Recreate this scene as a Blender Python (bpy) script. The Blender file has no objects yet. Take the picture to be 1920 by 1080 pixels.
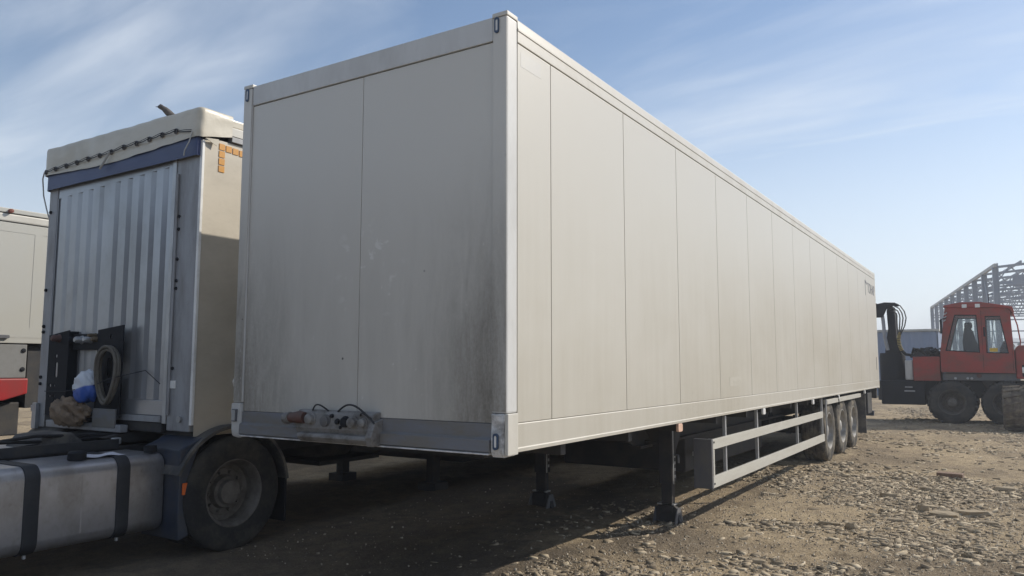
import bpy, bmesh, math, random
import numpy as np
from mathutils import Vector, Matrix, Quaternion

random.seed(7)
rng = np.random.default_rng(11)
scene = bpy.context.scene
C = scene.collection
PI = math.pi

# ------------------------------------------------------------------ camera
cam_d = bpy.data.cameras.new('camera')
cam = bpy.data.objects.new('camera', cam_d)
C.objects.link(cam)
cam_d.sensor_width = 36.0
cam_d.lens = 36.0 * 1440.70 / 1920.0
cam_d.clip_start = 0.05
cam_d.clip_end = 6000
yaw, pitch, roll = -0.566512, 0.0993776, 0.000966
fw = Vector((math.sin(yaw) * math.cos(pitch), math.cos(yaw) * math.cos(pitch), math.sin(pitch)))
rt = Vector((math.cos(yaw), -math.sin(yaw), 0))
up = rt.cross(fw)
rt2 = math.cos(roll) * rt + math.sin(roll) * up
up2 = -math.sin(roll) * rt + math.cos(roll) * up
cm = Matrix(((rt2.x, up2.x, -fw.x, 2.56395), (rt2.y, up2.y, -fw.y, -3.97477), (rt2.z, up2.z, -fw.z, 1.657), (0, 0, 0, 1)))
cam.matrix_world = cm
scene.camera = cam

# ------------------------------------------------------------------ light
SUN = Vector((0.90, 1.10, 1.0)).normalized()
sun_el = math.asin(SUN.z)
sun_az = math.atan2(SUN.x, SUN.y)
sd = bpy.data.lights.new('sun', 'SUN')
sd.energy = 4.2
sd.angle = math.radians(0.5)
sd.color = (1.0, 0.93, 0.82)
sun = bpy.data.objects.new('sun', sd)
sun.rotation_euler = SUN.to_track_quat('Z', 'Y').to_euler()
C.objects.link(sun)

w = bpy.data.worlds.new('World')
scene.world = w
w.use_nodes = True
nt = w.node_tree
bg = nt.nodes['Background']
bg.inputs[1].default_value = 0.12
sky = nt.nodes.new('ShaderNodeTexSky')
sky.sky_type = 'NISHITA'
sky.sun_disc = False
sky.sun_elevation = sun_el
sky.sun_rotation = sun_az
sky.air_density = 1.0
sky.dust_density = 0.35
sky.ozone_density = 1.6
def wn(t): return nt.nodes.new(t)
tc = wn('ShaderNodeTexCoord'); sep = wn('ShaderNodeSeparateXYZ')
nt.links.new(tc.outputs['Generated'], sep.inputs[0])
def wmath(op, a, b=None, clamp=False):
    n = wn('ShaderNodeMath'); n.operation = op; n.use_clamp = clamp
    for i, v in enumerate((a, b)):
        if v is None: continue
        if isinstance(v, (int, float)): n.inputs[i].default_value = v
        else: nt.links.new(v, n.inputs[i])
    return n.outputs[0]
zc = wmath('ADD', wmath('MAXIMUM', sep.outputs[2], 0.0), 0.12)
cu = wmath('DIVIDE', sep.outputs[0], zc); cv = wmath('DIVIDE', sep.outputs[1], zc)
comb = wn('ShaderNodeCombineXYZ'); nt.links.new(cu, comb.inputs[0]); nt.links.new(cv, comb.inputs[1])
mp = wn('ShaderNodeMapping'); mp.inputs['Rotation'].default_value = (0, 0, math.radians(28)); mp.inputs['Scale'].default_value = (0.55, 1.25, 1); mp.inputs['Location'].default_value = (13, 1, 0)
nt.links.new(comb.outputs[0], mp.inputs[0])
n1 = wn('ShaderNodeTexNoise'); n1.inputs['Scale'].default_value = 0.95; n1.inputs['Detail'].default_value = 9; n1.inputs['Roughness'].default_value = 0.56; n1.inputs['Distortion'].default_value = 0.7
nt.links.new(mp.outputs[0], n1.inputs['Vector'])
r1 = wn('ShaderNodeValToRGB'); r1.color_ramp.elements[0].position = 0.38; r1.color_ramp.elements[1].position = 0.68
nt.links.new(n1.outputs[0], r1.inputs[0])
# the air whitens towards the horizon all round
hz = wn('ShaderNodeMapRange'); hz.interpolation_type = 'SMOOTHSTEP'
hz.inputs[1].default_value = 0.0; hz.inputs[2].default_value = 0.42; hz.inputs[3].default_value = 0.74; hz.inputs[4].default_value = 0.0
nt.links.new(sep.outputs[2], hz.inputs[0])
mp2 = wn('ShaderNodeMapping'); mp2.inputs['Rotation'].default_value = (0, 0, math.radians(38)); mp2.inputs['Scale'].default_value = (0.9, 3.2, 1); mp2.inputs['Location'].default_value = (1, 13, 0)
nt.links.new(comb.outputs[0], mp2.inputs[0])
n2 = wn('ShaderNodeTexNoise'); n2.inputs['Scale'].default_value = 1.7; n2.inputs['Detail'].default_value = 10; n2.inputs['Roughness'].default_value = 0.46; n2.inputs['Distortion'].default_value = 0.8
nt.links.new(mp2.outputs[0], n2.inputs['Vector'])
r2 = wn('ShaderNodeValToRGB'); r2.color_ramp.elements[0].position = 0.36; r2.color_ramp.elements[1].position = 0.68
nt.links.new(n2.outputs[0], r2.inputs[0])
veil = wmath('MULTIPLY', r1.outputs[0], wmath('ADD', wmath('MULTIPLY', r2.outputs[0], 0.36), 0.28))
fac = wmath('MAXIMUM', veil, hz.outputs[0])
mixc = wn('ShaderNodeMix'); mixc.data_type = 'RGBA'
nt.links.new(fac, mixc.inputs[0]); nt.links.new(sky.outputs[0], mixc.inputs[6])
mixc.inputs[7].default_value = (6.7, 7.15, 7.7, 1)
nt.links.new(mixc.outputs[2], bg.inputs[0])

scene.view_settings.view_transform = 'Standard'
scene.view_settings.look = 'None'
scene.view_settings.exposure = 0.15
scene.view_settings.gamma = 1.0
scene.view_settings.use_curve_mapping = False
scene.cycles.use_denoising = True
scene.cycles.max_bounces = 8

# ------------------------------------------------------------------ materials
def new_mat(name):
    m = bpy.data.materials.new(name); m.use_nodes = True
    t = m.node_tree; b = t.nodes['Principled BSDF']
    return m, t, b
def node(t, typ, **kw):
    n = t.nodes.new(typ)
    for k, v in kw.items():
        if k.startswith('in_'): n.inputs[k[3:].replace('_', ' ')].default_value = v
        else: setattr(n, k, v)
    return n
def mathn(t, op, a, b=None, clamp=False):
    n = t.nodes.new('ShaderNodeMath'); n.operation = op; n.use_clamp = clamp
    for i, v in enumerate((a, b)):
        if v is None: continue
        if isinstance(v, (int, float)): n.inputs[i].default_value = v
        else: t.links.new(v, n.inputs[i])
    return n.outputs[0]
def smooth(t, v, a, b, c=0.0, d=1.0):
    n = t.nodes.new('ShaderNodeMapRange'); n.interpolation_type = 'SMOOTHSTEP'
    t.links.new(v, n.inputs[0])
    for i, x in enumerate((a, b, c, d)): n.inputs[i + 1].default_value = x
    return n.outputs[0]
def noise(t, scale=(1, 1, 1), detail=5, rough=0.55, off=(0, 0, 0), dist=0.0):
    tcn = t.nodes.new('ShaderNodeTexCoord'); mpn = t.nodes.new('ShaderNodeMapping')
    mpn.inputs['Scale'].default_value = scale; mpn.inputs['Location'].default_value = off
    t.links.new(tcn.outputs['Object'], mpn.inputs[0])
    n = t.nodes.new('ShaderNodeTexNoise'); n.inputs['Scale'].default_value = 1.0
    n.inputs['Detail'].default_value = detail; n.inputs['Roughness'].default_value = rough; n.inputs['Distortion'].default_value = dist
    t.links.new(mpn.outputs[0], n.inputs['Vector'])
    return n.outputs[0]
def mix(t, f, a, b):
    n = t.nodes.new('ShaderNodeMix'); n.data_type = 'RGBA'
    if isinstance(f, (int, float)): n.inputs[0].default_value = f
    else: t.links.new(f, n.inputs[0])
    for i, v in ((6, a), (7, b)):
        if isinstance(v, tuple): n.inputs[i].default_value = (*v[:3], 1)
        else: t.links.new(v, n.inputs[i])
    return n.outputs[2]
def bump(t, b, h, strength, dist=0.01):
    n = t.nodes.new('ShaderNodeBump'); n.inputs['Strength'].default_value = strength; n.inputs['Distance'].default_value = dist
    t.links.new(h, n.inputs['Height']); t.links.new(n.outputs[0], b.inputs['Normal'])

def mat(name, col, rough=0.5, metal=0.0, dirt=None, amt=0.5, scale=(3, 3, 3), bmp=0.0, bscale=60, spec=0.5, rvar=0.15):
    m, t, b = new_mat(name)
    b.inputs['Metallic'].default_value = metal
    b.inputs['Specular IOR Level'].default_value = spec
    if dirt is None: dirt = tuple(c * 0.6 for c in col)
    n = noise(t, scale, 8, 0.62, (random.uniform(0, 9),) * 3)
    f = mathn(t, 'MULTIPLY', smooth(t, n, 0.38, 0.68), amt)
    fine = noise(t, (scale[0] * 9, scale[1] * 9, scale[2] * 9), 4)
    f2 = mathn(t, 'ADD', f, mathn(t, 'MULTIPLY', smooth(t, fine, 0.5, 0.75), amt * 0.35), True)
    t.links.new(mix(t, f2, col, dirt), b.inputs['Base Color'])
    t.links.new(mathn(t, 'ADD', mathn(t, 'MULTIPLY', n, rvar), rough - rvar * 0.5, True), b.inputs['Roughness'])
    if bmp: bump(t, b, noise(t, (bscale,) * 3, 5), bmp, 0.01)
    return m

# sandwich panels of the white box: dust settled low down, mud speckle
def side_mat(name, base, dusty):
    m, t, b = new_mat(name)
    tcn = t.nodes.new('ShaderNodeTexCoord'); s = t.nodes.new('ShaderNodeSeparateXYZ'); t.links.new(tcn.outputs['Object'], s.inputs[0])
    low = smooth(t, s.outputs[2], 3.7, 1.5)
    big = noise(t, (0.8, 0.35, 0.7), 6, 0.55)
    streak = noise(t, (9, 9, 0.7), 6, 0.65)
    f = mathn(t, 'MULTIPLY', low, mathn(t, 'ADD', mathn(t, 'MULTIPLY', smooth(t, big, 0.05, 0.95), 0.72), mathn(t, 'MULTIPLY', smooth(t, streak, 0.3, 0.85), 0.2)), True)
    col = mix(t, f, base, dusty)
    spk = noise(t, (55, 55, 38), 3, 0.7)
    zone = mathn(t, 'MULTIPLY', smooth(t, big, 0.46, 0.7), smooth(t, s.outputs[2], 3.0, 2.0))
    sp = mathn(t, 'MULTIPLY', smooth(t, spk, 0.57, 0.68), mathn(t, 'MULTIPLY', zone, 0.6))
    col = mix(t, sp, col, (0.27, 0.25, 0.21))
    t.links.new(col, b.inputs['Base Color'])
    t.links.new(mathn(t, 'ADD', mathn(t, 'MULTIPLY', f, 0.25), 0.36), b.inputs['Roughness'])
    b.inputs['Specular IOR Level'].default_value = 0.5
    wob = noise(t, (1.2, 0.8, 0.9), 2)
    bump(t, b, wob, 0.13, 0.02)
    return m
def front_mat():
    m, t, b = new_mat('front_panel_paint')
    tcn = t.nodes.new('ShaderNodeTexCoord'); s = t.nodes.new('ShaderNodeSeparateXYZ'); t.links.new(tcn.outputs['Object'], s.inputs[0])
    x, z = s.outputs[0], s.outputs[2]
    u = mathn(t, 'ABSOLUTE', mathn(t, 'DIVIDE', mathn(t, 'ADD', x, 1.275), 1.2))
    wob = noise(t, (1.3, 1, 0.5), 4)
    # soot arcs left by the tractor's exhaust and spray: low and towards both sides
    low = smooth(t, mathn(t, 'ADD', z, mathn(t, 'MULTIPLY', wob, 0.9)), 3.75, 1.7)
    sidef = smooth(t, mathn(t, 'ADD', u, mathn(t, 'MULTIPLY', mathn(t, 'SUBTRACT', wob, 0.5), 0.3)), 0.25, 1.05)
    streak = noise(t, (5, 1, 0.9), 7, 0.6, dist=0.9)
    streak2 = noise(t, (38, 1, 7.0), 6, 0.7)
    st = mathn(t, 'ADD', mathn(t, 'MULTIPLY', smooth(t, streak, 0.1, 0.9), 0.72), mathn(t, 'MULTIPLY', streak2, 0.5))
    gran = noise(t, (60, 1, 34), 5, 0.75)
    st2 = mathn(t, 'ADD', st, mathn(t, 'MULTIPLY', mathn(t, 'SUBTRACT', gran, 0.5), 0.8))
    soot = mathn(t, 'MULTIPLY', mathn(t, 'MULTIPLY', low, sidef), st2, True)
    grime = mathn(t, 'MULTIPLY', smooth(t, z, 3.3, 1.5), mathn(t, 'ADD', mathn(t, 'MULTIPLY', st, 0.5), 0.10), True)
    f = mathn(t, 'ADD', mathn(t, 'MULTIPLY', soot, 0.8), mathn(t, 'MULTIPLY', grime, 0.5), True)
    col = mix(t, f, (0.60, 0.58, 0.535), (0.125, 0.11, 0.088))
    # pale scuffs where mud was wiped off, dark flecks
    sc = noise(t, (7, 1, 9), 5, 0.7, (2.3, 0, 4.1))
    dx = mathn(t, 'ABSOLUTE', mathn(t, 'ADD', x, 1.15)); dz = mathn(t, 'ABSOLUTE', mathn(t, 'SUBTRACT', z, 2.32))
    near = mathn(t, 'MULTIPLY', smooth(t, dx, 0.42, 0.1), smooth(t, dz, 0.45, 0.12))
    col = mix(t, mathn(t, 'MULTIPLY', mathn(t, 'MULTIPLY', near, smooth(t, sc, 0.57, 0.62)), 0.42), col, (0.80, 0.79, 0.76))
    sc2 = noise(t, (16, 1, 10), 4, 0.7, (7.3, 0, 1.1))
    col = mix(t, mathn(t, 'MULTIPLY', mathn(t, 'MULTIPLY', low, smooth(t, sc2, 0.66, 0.72)), 0.55), col, (0.72, 0.71, 0.68))
    v = t.nodes.new('ShaderNodeTexVoronoi'); v.inputs['Scale'].default_value = 6.5
    t.links.new(tcn.outputs['Object'], v.inputs['Vector'])
    fl = mathn(t, 'MULTIPLY', smooth(t, v.outputs['Distance'], 0.075, 0.045), smooth(t, noise(t, (2.1, 1, 2.1), 2, 0.5, (4, 4, 4)), 0.50, 0.55))
    fl = mathn(t, 'MULTIPLY', fl, low)
    col = mix(t, fl, col, (0.03, 0.03, 0.03))
    t.links.new(col, b.inputs['Base Color'])
    t.links.new(mathn(t, 'ADD', mathn(t, 'MULTIPLY', f, 0.35), 0.36, True), b.inputs['Roughness'])
    bump(t, b, noise(t, (1.5, 1, 1.2), 2), 0.08, 0.02)
    return m
def glass_mat():
    m, t, b = new_mat('cab_glass')
    out = t.nodes['Material Output']
    tr = node(t, 'ShaderNodeBsdfTransparent'); tr.inputs[0].default_value = (0.95, 0.975, 0.975, 1)
    gl = node(t, 'ShaderNodeBsdfGlossy'); gl.inputs['Roughness'].default_value = 0.06
    df = node(t, 'ShaderNodeBsdfDiffuse'); df.inputs[0].default_value = (0.45, 0.46, 0.45, 1)
    fr = node(t, 'ShaderNodeFresnel'); fr.inputs[0].default_value = 1.5
    mx = node(t, 'ShaderNodeMixShader'); t.links.new(fr.outputs[0], mx.inputs[0]); t.links.new(tr.outputs[0], mx.inputs[1]); t.links.new(gl.outputs[0], mx.inputs[2])
    mx2 = node(t, 'ShaderNodeMixShader'); t.links.new(mathn(t, 'MULTIPLY', smooth(t, noise(t, (3, 3, 3), 5), 0.3, 0.8), 0.10), mx2.inputs[0])
    t.links.new(mx.outputs[0], mx2.inputs[1]); t.links.new(df.outputs[0], mx2.inputs[2]); t.links.new(mx2.outputs[0], out.inputs[0])
    return m
def island_mat(name, ca, cb, cc, rough=0.9):
    m, t, b = new_mat(name)
    g = node(t, 'ShaderNodeNewGeometry')
    r = node(t, 'ShaderNodeValToRGB')
    e = r.color_ramp.elements; e[0].color = (*ca, 1); e[1].color = (*cb, 1); x = e.new(0.5); x.color = (*cc, 1)
    t.links.new(g.outputs['Random Per Island'], r.inputs[0])
    n = noise(t, (40, 40, 40), 4)
    t.links.new(mix(t, mathn(t, 'MULTIPLY', n, 0.4), r.outputs[0], tuple(c * 0.55 for c in cc)), b.inputs['Base Color'])
    b.inputs['Roughness'].default_value = rough; b.inputs['Specular IOR Level'].default_value = 0.25
    return m
def ground_mat():
    m, t, b = new_mat('packed_dirt')
    n0 = noise(t, (0.12, 0.09, 0.1), 5, 0.55, (1.2, 4, 0))
    n1 = noise(t, (0.75, 0.5, 0.6), 7, 0.6, (8, 1, 0))
    n2 = noise(t, (6, 5, 5), 7, 0.65)
    n3 = noise(t, (42, 42, 42), 6, 0.7)
    col = mix(t, smooth(t, n1, 0.36, 0.64), (0.26, 0.20, 0.132), (0.43, 0.335, 0.215))
    col = mix(t, mathn(t, 'MULTIPLY', smooth(t, n1, 0.52, 0.36), 0.6), col, (0.19, 0.15, 0.105))
    col = mix(t, mathn(t, 'MULTIPLY', smooth(t, n2, 0.42, 0.68), 0.55), col, (0.20, 0.155, 0.11))
    col = mix(t, mathn(t, 'MULTIPLY', smooth(t, n3, 0.52, 0.66), 0.6), col, (0.52, 0.44, 0.31))
    col = mix(t, mathn(t, 'MULTIPLY', smooth(t, n3, 0.46, 0.36), 0.5), col, (0.14, 0.118, 0.09))
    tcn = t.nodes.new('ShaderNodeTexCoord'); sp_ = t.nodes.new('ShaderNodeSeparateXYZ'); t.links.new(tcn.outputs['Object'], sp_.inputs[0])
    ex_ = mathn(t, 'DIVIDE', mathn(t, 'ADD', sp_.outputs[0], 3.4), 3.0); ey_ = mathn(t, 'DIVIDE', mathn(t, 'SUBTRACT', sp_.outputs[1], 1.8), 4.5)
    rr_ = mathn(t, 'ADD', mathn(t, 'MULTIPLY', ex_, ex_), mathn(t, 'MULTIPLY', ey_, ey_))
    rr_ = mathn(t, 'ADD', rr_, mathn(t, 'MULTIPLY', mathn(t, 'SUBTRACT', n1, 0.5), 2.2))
    shade_patch = mathn(t, 'MULTIPLY', smooth(t, rr_, 1.25, 0.55), mathn(t, 'ADD', mathn(t, 'MULTIPLY', n2, 0.5), 0.45), True)  # soil colour darkened under the parked trucks to deepen their shade
    col = mix(t, shade_patch, col, (0.095, 0.08, 0.065))
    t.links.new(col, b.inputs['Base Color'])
    b.inputs['Roughness'].default_value = 0.95; b.inputs['Specular IOR Level'].default_value = 0.15
    h = mathn(t, 'ADD', mathn(t, 'MULTIPLY', n3, 0.6), n2)
    bump(t, b, h, 1.0, 0.05)
    return m

M = {}
M['side'] = side_mat('white_side_paint', (0.545, 0.525, 0.475), (0.34, 0.305, 0.235))
M['front'] = front_mat()
M['trim'] = mat('white_trim_paint', (0.57, 0.55, 0.50), 0.38, 0, (0.41, 0.375, 0.31), 0.35, (4, 2, 1))
M['post'] = mat('front_post_paint', (0.58, 0.58, 0.57), 0.4, 0, (0.36, 0.35, 0.33), 0.35, (3, 3, 1.2))
M['skirt'] = mat('blue_grey_skirt_paint', (0.17, 0.18, 0.205), 0.55, 0, (0.17, 0.155, 0.13), 0.85, (2.5, 2.5, 7))
M['casting'] = mat('scuffed_aluminium', (0.72, 0.72, 0.72), 0.5, 0.2, (0.20, 0.19, 0.18), 0.7, (10, 10, 16), 0.5, 45)
M['galv'] = mat('galvanised_steel', (0.46, 0.47, 0.48), 0.45, 0.55, (0.25, 0.25, 0.25), 0.5, (8, 8, 3))
M['guard'] = mat('anodised_guard_rail', (0.50, 0.485, 0.435), 0.45, 0.0, (0.38, 0.355, 0.30), 0.4, (6, 1.5, 10))
M['chassis'] = mat('dusty_chassis_paint', (0.028, 0.029, 0.033), 0.7, 0, (0.075, 0.065, 0.052), 0.5, (4, 4, 4))
M['darkgrey'] = mat('dark_grey_paint', (0.10, 0.105, 0.12), 0.55, 0, (0.17, 0.15, 0.12), 0.5, (5, 5, 3))
M['black'] = mat('black_plastic', (0.013, 0.015, 0.02), 0.75, 0, (0.03, 0.028, 0.026), 0.3, (6, 6, 6), spec=0.25)
M['rubber'] = mat('tyre_rubber', (0.025, 0.025, 0.026), 0.85, 0, (0.09, 0.08, 0.065), 0.6, (4, 4, 4), 0.4, 50, 0.3)
M['rubberdust'] = mat('dusty_tyre_rubber', (0.05, 0.047, 0.044), 0.9, 0, (0.27, 0.235, 0.18), 0.8, (5, 5, 5), 0.4, 50, 0.2)
M['mudrubber'] = mat('mud_caked_rubber', (0.10, 0.085, 0.07), 0.95, 0, (0.22, 0.185, 0.14), 0.9, (7, 7, 7), 0.8, 30, 0.1)
M['rim'] = mat('dusty_steel_rim', (0.33, 0.325, 0.31), 0.55, 0.4, (0.23, 0.20, 0.16), 0.7, (8, 8, 8))
M['rimdark'] = mat('dirty_brown_rim', (0.17, 0.155, 0.14), 0.7, 0.15, (0.08, 0.07, 0.058), 0.7, (9, 9, 9))
M['tarp'] = mat('cream_tarpaulin', (0.56, 0.515, 0.425), 0.36, 0, (0.40, 0.355, 0.27), 0.5, (2, 2, 4), 0.5, 6)
M['navy'] = mat('navy_tarpaulin', (0.03, 0.05, 0.145), 0.45, 0, (0.07, 0.085, 0.14), 0.4, (2, 2, 6))
M['curtain'] = mat('cream_side_curtain', (0.54, 0.49, 0.405), 0.42, 0, (0.40, 0.36, 0.29), 0.5, (1.5, 1.5, 3), 0.2, 5)
M['bulk'] = mat('bare_aluminium_bulkhead', (0.37, 0.385, 0.41), 0.34, 0.5, (0.25, 0.25, 0.245), 0.6, (1.3, 1.3, 0.9))
M['bulkpost'] = mat('dull_grey_post', (0.34, 0.35, 0.37), 0.55, 0.2, (0.20, 0.195, 0.19), 0.6, (6, 6, 1.5))
M['orange'] = mat('orange_reflective_tape', (0.62, 0.30, 0.06), 0.35, 0, (0.45, 0.24, 0.08), 0.4, (20, 20, 20))
M['amber'] = mat('amber_lens', (0.85, 0.16, 0.03), 0.25)
M['paleamber'] = mat('faded_amber_lens', (0.72, 0.48, 0.36), 0.35)
M['whitelens'] = mat('white_lens', (0.82, 0.82, 0.80), 0.3)
M['bluerim'] = mat('blue_black_lamp_rim', (0.035, 0.07, 0.14), 0.4)
M['alutank'] = mat('dull_aluminium_tank', (0.46, 0.46, 0.49), 0.36, 0.75, (0.27, 0.255, 0.24), 0.7, (3, 3, 2.2))
M['strap'] = mat('tank_strap_rubber', (0.018, 0.02, 0.026), 0.6, 0, (0.05, 0.05, 0.05), 0.4, (8, 8, 8))
M['bluedark'] = mat('dark_blue_mudguard', (0.030, 0.042, 0.07), 0.45, 0, (0.07, 0.065, 0.06), 0.5, (4, 4, 4))
M['dustfender'] = mat('dusty_black_fender', (0.06, 0.06, 0.062), 0.75, 0, (0.20, 0.18, 0.15), 0.65, (4, 4, 4))
M['red'] = mat('faded_red_paint', (0.33, 0.042, 0.032), 0.5, 0, (0.14, 0.065, 0.05), 0.75, (2.0, 2.0, 2.6))
M['redtruck'] = mat('red_truck_paint', (0.36, 0.028, 0.03), 0.4, 0, (0.22, 0.045, 0.04), 0.5, (3, 3, 3))
M['rust'] = mat('rust_red_steel', (0.25, 0.075, 0.05), 0.75, 0, (0.14, 0.06, 0.045), 0.6, (5, 5, 5))
M['creambox'] = mat('cream_van_body', (0.44, 0.435, 0.40), 0.45, 0, (0.43, 0.41, 0.35), 0.5, (1.2, 1.2, 0.8))
M['greybox'] = mat('grey_side_board', (0.22, 0.22, 0.215), 0.5, 0, (0.15, 0.145, 0.13), 0.5, (3, 3, 3))
M['rope'] = mat('dark_lacing_cord', (0.03, 0.032, 0.04), 0.8)
M['palerope'] = mat('pale_cord', (0.5, 0.5, 0.48), 0.8)
M['cable'] = mat('muddy_cable', (0.16, 0.145, 0.12), 0.8, 0, (0.08, 0.07, 0.06), 0.5, (15, 15, 15))
M['hose'] = mat('black_hose', (0.018, 0.018, 0.02), 0.45)
M['yellowhose'] = mat('yellow_hose_spiral', (0.40, 0.31, 0.10), 0.6)
M['rag'] = mat('brown_sackcloth', (0.28, 0.205, 0.14), 0.95, 0, (0.12, 0.09, 0.065), 0.6, (9, 9, 9), 0.6, 22)
M['grimy'] = mat('oily_grimy_metal', (0.25, 0.245, 0.24), 0.6, 0.2, (0.085, 0.075, 0.065), 0.75, (9, 9, 12), 0.4, 40)
M['legpaint'] = mat('black_leg_paint', (0.030, 0.031, 0.036), 0.7, 0, (0.07, 0.06, 0.05), 0.5, (6, 6, 6), spec=0.3)
M['paper'] = mat('white_paper', (0.74, 0.74, 0.80), 0.8)
M['brass'] = mat('brass_coupling', (0.16, 0.12, 0.07), 0.55, 0.4, (0.08, 0.07, 0.06), 0.6, (20, 20, 20))
M['redcap'] = mat('red_coupling', (0.12, 0.055, 0.045), 0.6, 0, (0.08, 0.07, 0.06), 0.6, (20, 20, 20))
M['steelblue'] = mat('primed_blue_grey_steel', (0.22, 0.25, 0.31), 0.6, 0, (0.30, 0.31, 0.33), 0.4, (0.8, 0.8, 0.8))
M['shed'] = mat('blue_grey_profiled_sheet', (0.16, 0.215, 0.33), 0.5, 0, (0.21, 0.25, 0.33), 0.4, (1, 1, 0.5))
M['shedtrim'] = mat('pale_shed_trim', (0.42, 0.42, 0.40), 0.6)
M['yellow'] = mat('yellow_sticker', (0.70, 0.47, 0.06), 0.5)
M['seat'] = mat('dark_seat_cloth', (0.025, 0.03, 0.045), 0.9)
M['glass'] = glass_mat()
M['lettering'] = mat('dark_grey_lettering', (0.10, 0.105, 0.13), 0.5)
M['bird'] = mat('grey_brown_feathers', (0.11, 0.10, 0.095), 0.85, 0, (0.05, 0.048, 0.05), 0.6, (30, 30, 30))
M['ground'] = ground_mat()
M['slate'] = island_mat('slate_shards', (0.175, 0.14, 0.098), (0.52, 0.44, 0.32), (0.31, 0.25, 0.175))
M['grit'] = island_mat('gravel_grit', (0.17, 0.14, 0.105), (0.60, 0.53, 0.42), (0.36, 0.30, 0.23))
M['brickred'] = mat('dusty_red_brick', (0.20, 0.125, 0.09), 0.95, 0, (0.26, 0.205, 0.15), 0.7, (20, 20, 20), 0.5, 60)
M['hill'] = mat('distant_scrub', (0.10, 0.11, 0.085), 0.95, 0, (0.16, 0.14, 0.10), 0.6, (0.02, 0.02, 0.02))
M['hedge'] = island_mat('hedge_leaves', (0.035, 0.045, 0.02), (0.09, 0.10, 0.045), (0.06, 0.07, 0.03))

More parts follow.
